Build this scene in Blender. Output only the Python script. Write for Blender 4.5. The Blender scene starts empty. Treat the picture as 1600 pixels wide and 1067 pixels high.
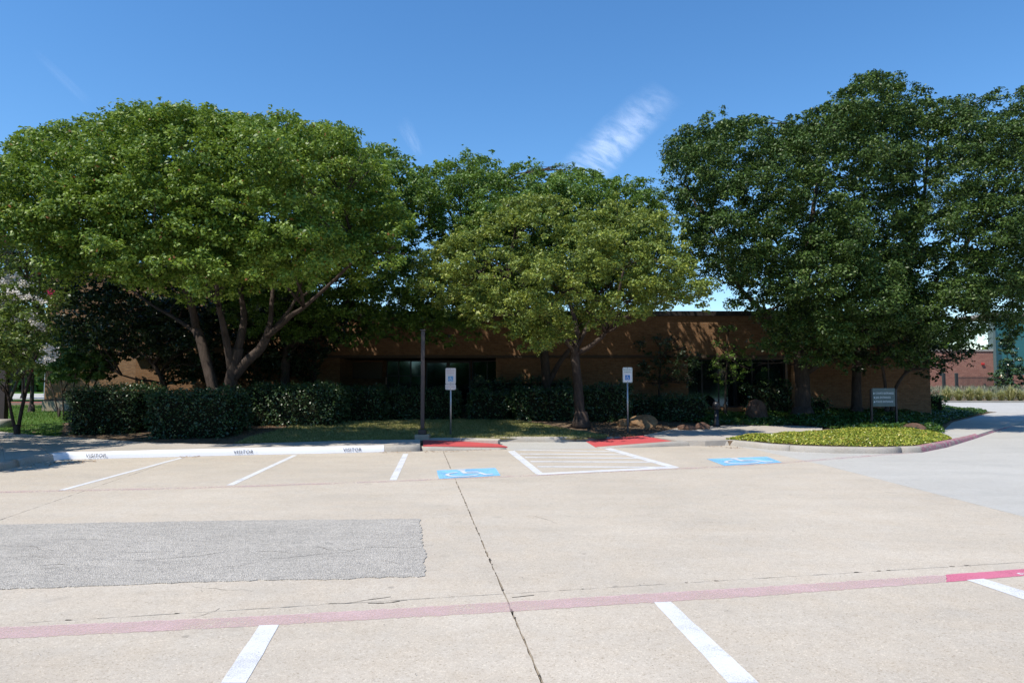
import bpy, bmesh, math, random
import numpy as np
from mathutils import Vector
random.seed(7)
RNG = np.random.default_rng(11)
SC = bpy.context.scene
COL = SC.collection
# ------------------------------------------------------------------ camera
FPX, CX, CY, CAMH, PITCH = 1100.0, 800.0, 533.5, 1.65, math.atan(63.5 / 1100.0)
cam_d = bpy.data.cameras.new('camera'); cam = bpy.data.objects.new('camera', cam_d); COL.objects.link(cam)
cam.location = (0, 0, CAMH); cam.rotation_euler = (math.pi / 2 + PITCH, 0, 0)
cam_d.sensor_width = 36.0; cam_d.lens = 36.0 * FPX / 1600.0; cam_d.clip_end = 30000; cam_d.clip_start = 0.05
SC.camera = cam
# ------------------------------------------------------------------ light
TOSUN = Vector((-0.42, -0.33, 0.85)).normalized()
world = bpy.data.worlds.new('World'); SC.world = world; world.use_nodes = True
wn = world.node_tree; wn.nodes.clear()
wo = wn.nodes.new('ShaderNodeOutputWorld'); wb = wn.nodes.new('ShaderNodeBackground'); ws = wn.nodes.new('ShaderNodeTexSky')
ws.sky_type = 'NISHITA'; ws.sun_disc = False
ws.sun_elevation = math.asin(TOSUN.z); ws.sun_rotation = math.atan2(TOSUN.x, TOSUN.y)
ws.altitude = 150; ws.air_density = 1.15; ws.dust_density = 0.0; ws.ozone_density = 6.0
wb.inputs['Strength'].default_value = 0.15
hs = wn.nodes.new('ShaderNodeHueSaturation'); hs.inputs['Saturation'].default_value = 1.17; wn.links.new(ws.outputs[0], hs.inputs['Color'])
wn.links.new(hs.outputs[0], wb.inputs['Color']); wn.links.new(wb.outputs[0], wo.inputs['Surface'])
sun_d = bpy.data.lights.new('sun', 'SUN'); sun_d.energy = 4.6; sun_d.angle = math.radians(0.5); sun_d.color = (1.0, 0.935, 0.84)
sun = bpy.data.objects.new('sun', sun_d); COL.objects.link(sun); sun.rotation_euler = TOSUN.to_track_quat('Z', 'Y').to_euler()
sun.location = (-20, -10, 40)
SC.view_settings.view_transform = 'Standard'; SC.view_settings.look = 'None'
SC.view_settings.exposure = 0.30; SC.view_settings.gamma = 1.0; SC.view_settings.use_curve_mapping = False
SC.render.engine = 'CYCLES'
SC.cycles.max_bounces = 6; SC.cycles.transparent_max_bounces = 8

# ------------------------------------------------------------------ projection of the survey points to the ground
_cp, _sp = math.cos(PITCH), math.sin(PITCH)
def ray(px, py):
    u = (px - CX) / FPX; v = (CY - py) / FPX
    return u, _cp - v * _sp, _sp + v * _cp
def G(px, py, z=0.0):
    u, y, w = ray(px, py); t = (z - CAMH) / w
    return Vector((u * t, y * t, z))
def at(px, py, Y):
    u, y, w = ray(px, py); t = Y / y
    return Vector((u * t, Y, CAMH + w * t))

# ------------------------------------------------------------------ object helpers
def link(name, me, m=None, parent=None):
    o = bpy.data.objects.new(name, me); COL.objects.link(o)
    if m is not None and me is not None:
        for mm in (m if isinstance(m, (list, tuple)) else [m]): me.materials.append(mm)
    if parent is not None: o.parent = parent
    return o
def empty(name, loc=(0, 0, 0), rz=0.0):
    o = bpy.data.objects.new(name, None); COL.objects.link(o); o.location = loc; o.rotation_euler = (0, 0, rz)
    o.empty_display_size = 0.2
    return o
def tag(o, label=None, cat=None, group=None, kind=None):
    if label: o['label'] = label
    if cat: o['category'] = cat
    if group: o['group'] = group
    if kind: o['kind'] = kind
    return o
def mesh_np(name, V, F, smooth=False):
    V = np.asarray(V, dtype=np.float32); F = np.asarray(F, dtype=np.int32)
    me = bpy.data.meshes.new(name); n, k = F.shape
    me.vertices.add(len(V)); me.vertices.foreach_set('co', V.ravel())
    me.loops.add(n * k); me.loops.foreach_set('vertex_index', F.ravel())
    me.polygons.add(n); me.polygons.foreach_set('loop_start', np.arange(0, n * k, k, dtype=np.int32))
    if smooth: me.polygons.foreach_set('use_smooth', np.ones(n, dtype=bool))
    me.update(calc_edges=True)
    return me
class BM:
    def __init__(s): s.b = bmesh.new()
    def box(s, x0, x1, y0, y1, z0, z1, bev=0.0):
        vs = [s.b.verts.new(p) for p in ((x0,y0,z0),(x1,y0,z0),(x1,y1,z0),(x0,y1,z0),(x0,y0,z1),(x1,y0,z1),(x1,y1,z1),(x0,y1,z1))]
        fs = [s.b.faces.new([vs[i] for i in f]) for f in ((3,2,1,0),(4,5,6,7),(0,1,5,4),(1,2,6,5),(2,3,7,6),(3,0,4,7))]
        if bev > 0:
            ed = list({e for f in fs for e in f.edges})
            bmesh.ops.bevel(s.b, geom=ed, offset=bev, segments=2, affect='EDGES', profile=0.6)
        return s
    def prism(s, pts, z0, z1, bev=0.0):          # pts: xy ring, counter-clockwise
        n = len(pts)
        lo = [s.b.verts.new((p[0], p[1], z0)) for p in pts]; hi = [s.b.verts.new((p[0], p[1], z1 if len(p) < 3 else p[2])) for p in pts]
        s.b.faces.new(hi); s.b.faces.new(lo[::-1])
        for i in range(n): s.b.faces.new((lo[i], lo[(i+1) % n], hi[(i+1) % n], hi[i]))
        return s
    def tube(s, pts, rads, k=10, cap=True):
        pts = [Vector(p) for p in pts]; rings = []
        for i, p in enumerate(pts):
            d = (pts[min(i+1, len(pts)-1)] - pts[max(i-1, 0)]).normalized()
            a = d.cross(Vector((0, 1, 0.13))); a.normalize(); b = d.cross(a)
            rings.append([s.b.verts.new(p + (a * math.cos(2*math.pi*j/k) + b * math.sin(2*math.pi*j/k)) * rads[i]) for j in range(k)])
        for r0, r1 in zip(rings, rings[1:]):
            for j in range(k): s.b.faces.new((r0[j], r0[(j+1) % k], r1[(j+1) % k], r1[j])).smooth = True
        if cap:
            s.b.faces.new(rings[0]); s.b.faces.new(rings[-1][::-1])
        return s
    def plate(s, pts, nrm, t):                   # flat ring of 3-D points, thickened by t along nrm
        nrm = Vector(nrm); a = [s.b.verts.new(Vector(p) + nrm * t) for p in pts]; b = [s.b.verts.new(p) for p in pts]
        s.b.faces.new(a); s.b.faces.new(b[::-1]); n = len(pts)
        for i in range(n): s.b.faces.new((b[i], b[(i+1) % n], a[(i+1) % n], a[i]))
        return s
    def build(s, name, m, parent=None):
        bmesh.ops.recalc_face_normals(s.b, faces=s.b.faces)
        me = bpy.data.meshes.new(name); s.b.to_mesh(me); s.b.free()
        return link(name, me, m, parent)

# ------------------------------------------------------------------ materials
class NT:
    def __init__(s, name):
        s.m = bpy.data.materials.new(name); s.m.use_nodes = True; s.t = s.m.node_tree; s.t.nodes.clear()
        s.out = s.n('ShaderNodeOutputMaterial'); s.co = s.n('ShaderNodeTexCoord').outputs['Object']
    def n(s, ty, **kw):
        nd = s.t.nodes.new(ty)
        for k, v in kw.items(): setattr(nd, k, v)
        return nd
    def l(s, a, b): s.t.links.new(a, b)
    def noise(s, scale, detail=4, rough=0.6, vec=None, dist=0.0):
        nd = s.n('ShaderNodeTexNoise'); nd.inputs['Scale'].default_value = scale; nd.inputs['Detail'].default_value = detail
        nd.inputs['Roughness'].default_value = rough; nd.inputs['Distortion'].default_value = dist; s.l(vec or s.co, nd.inputs['Vector']); return nd.outputs['Fac']
    def ramp(s, fac, stops):
        nd = s.n('ShaderNodeValToRGB'); e = nd.color_ramp.elements
        while len(e) < len(stops): e.new(0.5)
        for q, (p, c) in zip(e, stops):
            q.position = p; q.color = tuple(c) + (1,) if not isinstance(c, (int, float)) else (c, c, c, 1)
        s.l(fac, nd.inputs['Fac']); return nd.outputs['Color']
    def mix(s, fac, a, b, mode='MIX'):
        nd = s.n('ShaderNodeMix', data_type='RGBA', blend_type=mode)
        for sock, v in ((nd.inputs[0], fac), (nd.inputs[6], a), (nd.inputs[7], b)):
            if isinstance(v, (int, float)): sock.default_value = v
            elif isinstance(v, (tuple, list)): sock.default_value = tuple(v) + (1,)
            else: s.l(v, sock)
        return nd.outputs[2]
    def math(s, op, a, b=0.0, clamp=False):
        nd = s.n('ShaderNodeMath', operation=op, use_clamp=clamp)
        for sock, v in ((nd.inputs[0], a), (nd.inputs[1], b)):
            if isinstance(v, (int, float)): sock.default_value = v
            else: s.l(v, sock)
        return nd.outputs[0]
    def mapping(s, scale=(1, 1, 1), rot=(0, 0, 0), vec=None):
        nd = s.n('ShaderNodeMapping'); nd.inputs['Scale'].default_value = scale; nd.inputs['Rotation'].default_value = rot
        s.l(vec or s.co, nd.inputs['Vector']); return nd.outputs[0]
    def bump(s, h, strength=0.5, dist=0.01):
        nd = s.n('ShaderNodeBump'); nd.inputs['Strength'].default_value = strength; nd.inputs['Distance'].default_value = dist
        s.l(h, nd.inputs['Height']); return nd.outputs[0]
    def bsdf(s, col, rough=0.8, spec=0.3, metal=0.0, nrm=None):
        b = s.n('ShaderNodeBsdfPrincipled')
        if isinstance(col, (tuple, list)): b.inputs['Base Color'].default_value = tuple(col) + (1,)
        else: s.l(col, b.inputs['Base Color'])
        if isinstance(rough, (int, float)): b.inputs['Roughness'].default_value = rough
        else: s.l(rough, b.inputs['Roughness'])
        b.inputs['Specular IOR Level'].default_value = spec; b.inputs['Metallic'].default_value = metal
        if nrm is not None: s.l(nrm, b.inputs['Normal'])
        return b.outputs[0]
    def done(s, sh): s.l(sh, s.out.inputs['Surface']); return s.m

def mat_simple(name, col, rough=0.6, spec=0.4, metal=0.0, var=0.15, scale=8):
    t = NT(name); f = t.noise(scale, 5)
    c = t.mix(f, tuple(x * (1 - var) for x in col), tuple(min(1, x * (1 + var)) for x in col))
    return t.done(t.bsdf(c, rough, spec, metal, t.bump(t.noise(scale * 12, 3), 0.25, 0.002)))

def concrete(name, base, speck=0.35, stain=0.22, warm=(1.0, 0.9, 0.78), fine=150):
    t = NT(name)
    big = t.noise(0.35, 5, 0.65); mid = t.noise(2.3, 6, 0.7); fin = t.noise(fine, 2, 0.8); fin2 = t.noise(fine * 0.32, 3, 0.75)
    streak = t.noise(0.9, 5, 0.6, t.mapping((0.35, 2.2, 1), (0, 0, math.radians(10))))
    c = t.mix(t.ramp(big, [(0.3, 0.0), (0.7, 1.0)]), tuple(b * (1 - stain) for b in base), tuple(min(1, b * 1.08) for b in base))
    c = t.mix(t.ramp(mid, [(0.35, 0.0), (0.75, 0.55)]), c, tuple(b * w for b, w in zip(base, warm)))
    c = t.mix(t.ramp(streak, [(0.45, 0.0), (0.8, 0.35)]), c, tuple(b * 1.2 for b in base))
    lo = 1 - speck
    c = t.mix(1.0, c, t.ramp(fin, [(0.28, (lo * 0.8, lo * 0.76, lo * 0.72)), (0.42, (0.93, 0.93, 0.93)), (0.6, (1.02, 1.02, 1.02)), (0.76, (1.3, 1.28, 1.25))]), 'MULTIPLY')
    vg = t.n('ShaderNodeTexVoronoi'); vg.inputs['Scale'].default_value = fine * 0.62; t.l(t.co, vg.inputs['Vector']); vs = t.n('ShaderNodeSeparateColor'); t.l(vg.outputs['Color'], vs.inputs[0])
    c = t.mix(1.0, c, t.ramp(vs.outputs[0], [(0.0, (lo * 1.12, lo * 1.08, lo * 1.02)), (0.08, (0.93, 0.915, 0.90)), (0.5, 1.0), (0.9, (1.04, 1.04, 1.04)), (1.0, (1.22, 1.22, 1.2))]), 'MULTIPLY')
    c = t.mix(1.0, c, t.ramp(t.noise(11, 6, 0.75), [(0.3, (0.93, 0.92, 0.91)), (0.7, (1.05, 1.05, 1.05))]), 'MULTIPLY')
    c = t.mix(t.ramp(t.noise(0.75, 3, 0.5, t.mapping((0.8, 1.3, 1))), [(0.55, 0.0), (0.72, 0.30)]), c, tuple(b * 0.72 for b in base))
    c = t.mix(t.ramp(t.noise(3.6, 2, 0.4), [(0.68, 0.0), (0.76, 0.30)]), c, tuple(b * 0.6 for b in base))
    # sparse small dark spots and drips
    sp = t.n('ShaderNodeTexVoronoi'); sp.inputs['Scale'].default_value = 1.6; t.l(t.mapping((1, 1, 1)), sp.inputs['Vector'])
    c = t.mix(t.ramp(sp.outputs['Distance'], [(0.0, 0.6), (0.035, 0.35), (0.05, 0.0)]), c, tuple(b * 0.35 for b in base))
    return t.done(t.bsdf(c, 0.9, 0.2, 0, t.bump(vg.outputs['Distance'], 0.12, 0.002)))

def paint(name, col, wear=0.5, scale=30, rough=0.7, thr=0.12):
    """road paint worn through so that the surface below shows"""
    t = NT(name)
    f = t.math('ADD', t.math('MULTIPLY', t.noise(scale, 6, 0.8), 0.6), t.math('MULTIPLY', t.noise(2.2, 4, 0.7), 0.4))
    mask = t.ramp(f, [(wear - thr, 0.0), (wear + thr, 1.0)])
    c = t.mix(t.noise(120, 2, 0.8), tuple(x * 0.82 for x in col), tuple(min(1, x * 1.1) for x in col))
    b = t.bsdf(c, rough, 0.25, 0, t.bump(t.noise(160, 2), 0.4, 0.002)); tr = t.n('ShaderNodeBsdfTransparent').outputs[0]
    ms = t.n('ShaderNodeMixShader'); t.l(mask, ms.inputs[0]); t.l(tr, ms.inputs[1]); t.l(b, ms.inputs[2])
    return t.done(ms.outputs[0])

def leafmat(name, stops, rough=0.42, spec=0.5, trans=0.3, tcol=(0.20, 0.30, 0.03)):
    t = NT(name); a = t.n('ShaderNodeAttribute'); a.attribute_name = 'tint'
    c = t.ramp(a.outputs['Fac'], stops)
    b = t.bsdf(c, rough, spec)
    tr = t.n('ShaderNodeBsdfTranslucent'); t.l(t.mix(0.55, c, tcol), tr.inputs['Color'])
    ms = t.n('ShaderNodeMixShader'); ms.inputs[0].default_value = trans; t.l(b, ms.inputs[1]); t.l(tr.outputs[0], ms.inputs[2])
    return t.done(ms.outputs[0])

def bark(name, c0, c1):
    t = NT(name); v = t.mapping((7, 7, 1.6)); f = t.noise(2.4, 6, 0.75, v); g = t.noise(1.1, 3)
    c = t.mix(t.ramp(f, [(0.3, 0.0), (0.7, 1.0)]), c0, c1); c = t.mix(t.ramp(g, [(0.5, 0.0), (0.75, 0.5)]), c, tuple(x * 1.6 for x in c1))
    return t.done(t.bsdf(c, 0.92, 0.15, 0, t.bump(f, 0.8, 0.03)))

def brick(name, c1, c2, mortar, bw=0.2, bh=0.067):
    t = NT(name); sx = t.n('ShaderNodeSeparateXYZ'); t.l(t.co, sx.inputs[0])
    cb = t.n('ShaderNodeCombineXYZ'); t.l(t.math('ADD', sx.outputs[0], sx.outputs[1]), cb.inputs[0]); t.l(sx.outputs[2], cb.inputs[1])
    b = t.n('ShaderNodeTexBrick'); t.l(cb.outputs[0], b.inputs['Vector']); b.inputs['Scale'].default_value = 1.0
    b.inputs['Brick Width'].default_value = bw; b.inputs['Row Height'].default_value = bh; b.inputs['Mortar Size'].default_value = 0.007
    b.inputs['Mortar Smooth'].default_value = 0.2; b.inputs['Bias'].default_value = -0.1
    b.inputs['Color1'].default_value = c1 + (1,); b.inputs['Color2'].default_value = c2 + (1,); b.inputs['Mortar'].default_value = mortar + (1,)
    c = t.mix(t.ramp(t.noise(0.6, 5), [(0.35, 0.0), (0.8, 0.5)]), b.outputs['Color'], tuple(x * 0.6 for x in c1))
    c = t.mix(0.5, c, t.mix(1.0, c, t.ramp(t.noise(9, 4), [(0.3, 0.6), (0.7, 1.3)]), 'MULTIPLY'))
    h = t.math('ADD', t.math('MULTIPLY', b.outputs['Fac'], -1.0), t.math('MULTIPLY', t.noise(60, 3), 0.3))
    return t.done(t.bsdf(c, 0.9, 0.15, 0, t.bump(h, 0.8, 0.008)))

M = {}
M['old'] = concrete('old_concrete', (0.505, 0.456, 0.382), 0.34, 0.16, (1.0, 0.93, 0.84))
M['new'] = concrete('new_concrete', (0.45, 0.444, 0.415), 0.10, 0.08, (1, 0.97, 0.93), 220)
M['walk'] = concrete('walk_concrete', (0.47, 0.44, 0.395), 0.22, 0.2)
M['kerb'] = concrete('kerb_concrete', (0.43, 0.41, 0.37), 0.3, 0.3)
M['base'] = concrete('weathered_base', (0.42, 0.36, 0.27), 0.3, 0.3)
def m_patch():
    t = NT('asphalt_patch'); v = t.n('ShaderNodeTexVoronoi'); v.inputs['Scale'].default_value = 105; t.l(t.co, v.inputs['Vector'])
    c = t.mix(t.noise(1.2, 5), (0.42, 0.39, 0.34), (0.57, 0.53, 0.465))
    c = t.mix(1.0, c, t.ramp(v.outputs['Color'], [(0.1, 0.62), (0.5, 1.0), (0.92, 1.3)]), 'MULTIPLY')
    cr = t.noise(1.0, 8, 0.8, t.mapping((0.8, 2.6, 1)), 1.5)
    c = t.mix(t.ramp(cr, [(0.486, 0.0), (0.497, 0.75), (0.508, 0.0)]), c, (0.13, 0.13, 0.13))
    return t.done(t.bsdf(c, 0.9, 0.25, 0, t.bump(v.outputs['Distance'], 0.9, 0.012)))
M['patch'] = m_patch()
M['white'] = paint('white_road_paint', (0.66, 0.665, 0.67), 0.38, 110)
M['kerbwhite'] = paint('white_kerb_paint', (0.83, 0.84, 0.87), 0.30, 24)
M['blue'] = paint('blue_road_paint', (0.24, 0.52, 0.78), 0.40, 30)
M['pink'] = paint('faded_red_paint', (0.68, 0.50, 0.485), 0.53, 55, 0.8, 0.14)
M['thinpink'] = paint('thin_red_paint', (0.66, 0.50, 0.48), 0.575, 30, 0.8, 0.12)
M['red'] = paint('red_road_paint', (0.58, 0.17, 0.25), 0.38, 60, 0.7, 0.12)
M['kerbred'] = paint('red_kerb_paint', (0.50, 0.19, 0.26), 0.50, 12, 0.7, 0.06)
M['smudge'] = paint('stencil_black', (0.07, 0.075, 0.09), 0.42, 14, 0.8, 0.10)
M['tile'] = mat_simple('red_tactile_paint', (0.52, 0.085, 0.085), 0.7, 0.3, 0, 0.18, 3)
M['joint'] = mat_simple('joint_dirt', (0.07, 0.06, 0.05), 0.95, 0.1)
M['bronze'] = mat_simple('bronze_metal', (0.05, 0.04, 0.038), 0.45, 0.5, 0.2, 0.15)
M['galv'] = mat_simple('galvanised_steel', (0.42, 0.43, 0.45), 0.42, 0.5, 0.8, 0.12)
M['signwhite'] = mat_simple('white_sign_face', (0.72, 0.76, 0.78), 0.45, 0.4, 0, 0.05, 5)
M['signfaded'] = mat_simple('faded_sign_face', (0.70, 0.66, 0.63), 0.5, 0.4, 0, 0.08, 5)
M['signgreen'] = mat_simple('faded_green_ink', (0.16, 0.36, 0.30), 0.6, 0.3)
M['signpink'] = mat_simple('faded_pink_ink', (0.66, 0.50, 0.46), 0.6, 0.3)
M['signblue'] = mat_simple('sign_blue', (0.02, 0.20, 0.58), 0.5, 0.4, 0, 0.05)
M['signpale'] = mat_simple('faded_blue', (0.12, 0.34, 0.58), 0.5, 0.4, 0, 0.25, 12)
M['slate'] = mat_simple('slate_sign_face', (0.11, 0.15, 0.14), 0.5, 0.4, 0, 0.06)
M['black'] = mat_simple('black_metal', (0.02, 0.02, 0.022), 0.4, 0.5, 0, 0.2)
M['letter'] = mat_simple('white_lettering', (0.78, 0.80, 0.80), 0.6, 0.3, 0, 0.05)
M['brick'] = brick('tan_brick', (0.31, 0.17, 0.085), (0.23, 0.118, 0.055), (0.25, 0.19, 0.13))
M['redbrick'] = brick('red_brick', (0.36, 0.17, 0.12), (0.27, 0.115, 0.085), (0.34, 0.27, 0.23), 0.4, 0.13)
M['fascia'] = mat_simple('dark_fascia', (0.035, 0.028, 0.025), 0.5, 0.4)
M['soffit'] = mat_simple('soffit_paint', (0.10, 0.075, 0.055), 0.8, 0.2)
M['plaque'] = mat_simple('bronze_plaque', (0.10, 0.075, 0.05), 0.5, 0.5, 0.3, 0.2)
M['orange'] = mat_simple('notice_paper', (0.62, 0.42, 0.30), 0.7, 0.2)
def m_glass(name, col, rough=0.05):
    t = NT(name); b = t.bsdf(t.mix(t.noise(0.8, 3), tuple(c * 0.7 for c in col), col), rough, 0.5)
    nd = [x for x in t.t.nodes if x.type == 'BSDF_PRINCIPLED'][0]; nd.inputs['IOR'].default_value = 1.95; nd.inputs['Specular Tint'].default_value = (0.50, 0.78, 1.0, 1)
    return t.done(b)
M['glass'] = m_glass('dark_window_glass', (0.012, 0.016, 0.020))
M['greenglass'] = m_glass('green_curtain_glass', (0.02, 0.12, 0.115), 0.3)
def m_soil():
    t = NT('leaf_mulch'); f = t.noise(18, 8, 0.8); g = t.noise(1.3, 4)
    c = t.ramp(f, [(0.3, (0.07, 0.045, 0.03)), (0.52, (0.17, 0.12, 0.08)), (0.72, (0.38, 0.29, 0.2))])
    c = t.mix(t.ramp(g, [(0.45, 0.0), (0.7, 0.5)]), c, (0.10, 0.08, 0.05))
    return t.done(t.bsdf(c, 0.95, 0.1, 0, t.bump(f, 1.0, 0.03)))
M['soil'] = m_soil()
def m_turf(name, a, b, d):
    t = NT(name); f = t.noise(26, 6, 0.8); g = t.noise(1.1, 5, 0.7)
    c = t.mix(t.ramp(g, [(0.35, 0.0), (0.7, 1.0)]), a, b); c = t.mix(t.ramp(f, [(0.35, 0.7), (0.6, 0.0)]), c, d)
    return t.done(t.bsdf(c, 0.95, 0.1, 0, t.bump(f, 1.0, 0.03)))
M['turf'] = m_turf('dry_turf', (0.19, 0.185, 0.065), (0.31, 0.27, 0.13), (0.12, 0.095, 0.045))
M['green_turf'] = m_turf('green_turf', (0.07, 0.15, 0.025), (0.11, 0.20, 0.04), (0.04, 0.07, 0.02))
def m_rock(name, a, b):
    t = NT(name); f = t.noise(3.5, 8, 0.7); g = t.noise(14, 5, 0.8, t.mapping((1, 1, 3)))
    c = t.mix(t.ramp(f, [(0.35, 0.0), (0.65, 1.0)]), a, b); c = t.mix(t.ramp(g, [(0.55, 0.0), (0.7, 0.6)]), c, tuple(x * 0.4 for x in a))
    return t.done(t.bsdf(c, 0.92, 0.15, 0, t.bump(g, 0.9, 0.03)))
M['rock_tan'] = m_rock('tan_sandstone', (0.20, 0.11, 0.055), (0.33, 0.22, 0.125))
M['rock_brown'] = m_rock('brown_rock', (0.09, 0.05, 0.035), (0.19, 0.12, 0.085))
M['bark_l'] = bark('grey_brown_bark', (0.036, 0.027, 0.022), (0.10, 0.077, 0.064))
M['bark_d'] = bark('dark_bark', (0.035, 0.028, 0.023), (0.10, 0.078, 0.064))
M['leaf_left'] = leafmat('red_oak_leaves', [(0.0, (0.05, 0.11, 0.016)), (0.4, (0.14, 0.225, 0.026)), (0.8, (0.275, 0.375, 0.05)), (0.965, (0.36, 0.42, 0.10)), (0.985, (0.28, 0.12, 0.03)), (1.0, (0.30, 0.10, 0.03))], 0.50, 0.42, 0.28)
M['leaf_mid'] = leafmat('pale_oak_leaves', [(0.0, (0.07, 0.12, 0.030)), (0.45, (0.175, 0.24, 0.045)), (0.82, (0.35, 0.40, 0.06)), (1.0, (0.46, 0.46, 0.09))], 0.50, 0.42, 0.28, (0.26, 0.32, 0.04))
M['leaf_back'] = leafmat('green_tree_leaves', [(0.0, (0.04, 0.09, 0.018)), (0.45, (0.105, 0.195, 0.03)), (0.85, (0.20, 0.31, 0.05)), (1.0, (0.26, 0.32, 0.08))], 0.50, 0.42, 0.25)
M['leaf_live'] = leafmat('live_oak_leaves', [(0.0, (0.023, 0.048, 0.011)), (0.45, (0.060, 0.108, 0.021)), (0.85, (0.115, 0.178, 0.034)), (1.0, (0.19, 0.23, 0.07))], 0.46, 0.30, 0.12, (0.08, 0.16, 0.03))
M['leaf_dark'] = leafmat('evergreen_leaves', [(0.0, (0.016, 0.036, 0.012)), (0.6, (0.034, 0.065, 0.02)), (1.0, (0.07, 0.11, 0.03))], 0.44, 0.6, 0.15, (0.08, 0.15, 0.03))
M['leaf_hedge'] = leafmat('hedge_leaves', [(0.0, (0.022, 0.055, 0.018)), (0.6, (0.045, 0.095, 0.03)), (1.0, (0.09, 0.15, 0.045))], 0.38, 0.65, 0.12, (0.08, 0.16, 0.03))
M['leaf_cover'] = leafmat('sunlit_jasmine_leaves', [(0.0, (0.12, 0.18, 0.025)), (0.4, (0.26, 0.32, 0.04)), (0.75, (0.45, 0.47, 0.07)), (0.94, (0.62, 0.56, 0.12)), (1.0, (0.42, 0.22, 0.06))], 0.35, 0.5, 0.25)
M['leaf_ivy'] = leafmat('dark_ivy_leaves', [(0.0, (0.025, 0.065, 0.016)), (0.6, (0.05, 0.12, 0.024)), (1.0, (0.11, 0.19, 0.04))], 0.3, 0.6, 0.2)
M['leaf_myrtle'] = leafmat('myrtle_leaves', [(0.0, (0.07, 0.12, 0.025)), (0.6, (0.17, 0.24, 0.045)), (1.0, (0.3, 0.32, 0.08))], 0.4, 0.5, 0.3)
M['leaf_feather'] = leafmat('feathery_needles', [(0.0, (0.07, 0.14, 0.045)), (0.6, (0.13, 0.24, 0.07)), (1.0, (0.2, 0.32, 0.09))], 0.6, 0.3, 0.25)
M['leaf_magnolia'] = leafmat('magnolia_leaves', [(0.0, (0.03, 0.07, 0.03)), (0.7, (0.06, 0.11, 0.04)), (0.9, (0.16, 0.17, 0.06)), (1.0, (0.3, 0.14, 0.06))], 0.25, 0.7, 0.1)
M['petal_white'] = leafmat('white_petals', [(0.0, (0.7, 0.66, 0.6)), (1.0, (0.85, 0.82, 0.78))], 0.7, 0.2, 0.3, (0.8, 0.75, 0.7))
M['petal_pink'] = leafmat('pink_petals', [(0.0, (0.45, 0.03, 0.10)), (1.0, (0.70, 0.07, 0.2))], 0.7, 0.2, 0.3, (0.6, 0.1, 0.2))
M['blade_pale'] = leafmat('pale_grass_blades', [(0.0, (0.22, 0.27, 0.08)), (0.6, (0.48, 0.46, 0.2)), (1.0, (0.62, 0.55, 0.3))], 0.6, 0.3, 0.3, (0.5, 0.5, 0.2))
M['blade_grey'] = leafmat('grey_green_blades', [(0.0, (0.12, 0.15, 0.09)), (0.6, (0.24, 0.27, 0.17)), (1.0, (0.32, 0.28, 0.24))], 0.6, 0.3, 0.2)
M['blade_lawn'] = leafmat('lawn_blades', [(0.0, (0.13, 0.16, 0.04)), (0.5, (0.28, 0.28, 0.09)), (1.0, (0.55, 0.46, 0.22))], 0.6, 0.3, 0.25)
M['blade_green'] = leafmat('green_lawn_blades', [(0.0, (0.06, 0.13, 0.02)), (0.7, (0.11, 0.22, 0.035)), (1.0, (0.26, 0.28, 0.08))], 0.6, 0.3, 0.25)
M['litter'] = leafmat('dry_fallen_leaves', [(0.0, (0.12, 0.06, 0.03)), (0.5, (0.28, 0.15, 0.07)), (1.0, (0.45, 0.30, 0.17))], 0.8, 0.2, 0.1, (0.4, 0.2, 0.1))
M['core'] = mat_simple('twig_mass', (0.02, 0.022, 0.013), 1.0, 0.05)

# ------------------------------------------------------------------ the setting: ground
g = link('ground', mesh_np('ground', [(-900, -300, -0.12), (900, -300, -0.12), (900, 1500, -0.12), (-900, 1500, -0.12)], [(0, 1, 2, 3)]), M['green_turf'])
tag(g, kind='structure')

def clip(poly, p, n):                        # keep the side where (q-p).n >= 0
    out = []
    for i, a in enumerate(poly):
        b = poly[(i + 1) % len(poly)]; da = (a - p).dot(n); db = (b - p).dot(n)
        if da >= 0: out.append(a)
        if (da >= 0) != (db >= 0): out.append(a + (b - a) * (da / (da - db)))
    return out
def rough_ring(poly, step=0.09, amp=0.008, ends=30.0):
    ring = []
    for i, a in enumerate(poly):
        b = poly[(i + 1) % len(poly)]; L = (b - a).length; n = Vector((-(b - a).y, (b - a).x)) / max(L, 1e-6)
        k = max(1, int(L / step)) if L < ends else int(ends / step)
        for j in range(k):
            q = a + (b - a) * (j / k); ring.append(q + n * (random.gauss(0, amp) if j else 0))
    return ring
lot = tag(empty('parking_lot'), kind='structure')
V2 = lambda v: Vector((v.x, v.y))
j1a, j1b = V2(G(697, 715)), V2(G(848, 1067)); j2a, j2b = V2(G(0, 975)), V2(G(1600, 878)); j3a, j3b = V2(G(285, 714)), V2(G(0, 812))
j4a, j4b = V2(G(1290, 727)), V2(G(1600, 807))
d1 = (j1a - j1b).normalized(); n1 = Vector((d1.y, -d1.x)); d2 = (j2b - j2a).normalized(); n2 = Vector((-d2.y, d2.x))
d3 = (j3a - j3b).normalized(); n3 = Vector((d3.y, -d3.x)); d4 = (j4a - j4b).normalized(); n4 = Vector((d4.y, -d4.x))
GAP = 0.006
big = [Vector(p) for p in ((-34, -14), (22, -14), (22, 21), (-34, 21))]
cols = []
q = clip(big, j4a, -n4)
cols = [clip(clip(q, j1a + n1 * GAP, n1), j4a - n4 * 0.002, -n4), clip(clip(q, j1a - n1 * GAP, -n1), j3a + n3 * 0.004, n3),
        clip(clip(q, j3a - n3 * 0.004, -n3), j3a - n3 * 7.2, n3), clip(q, j3a - n3 * 7.21, -n3)]
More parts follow.
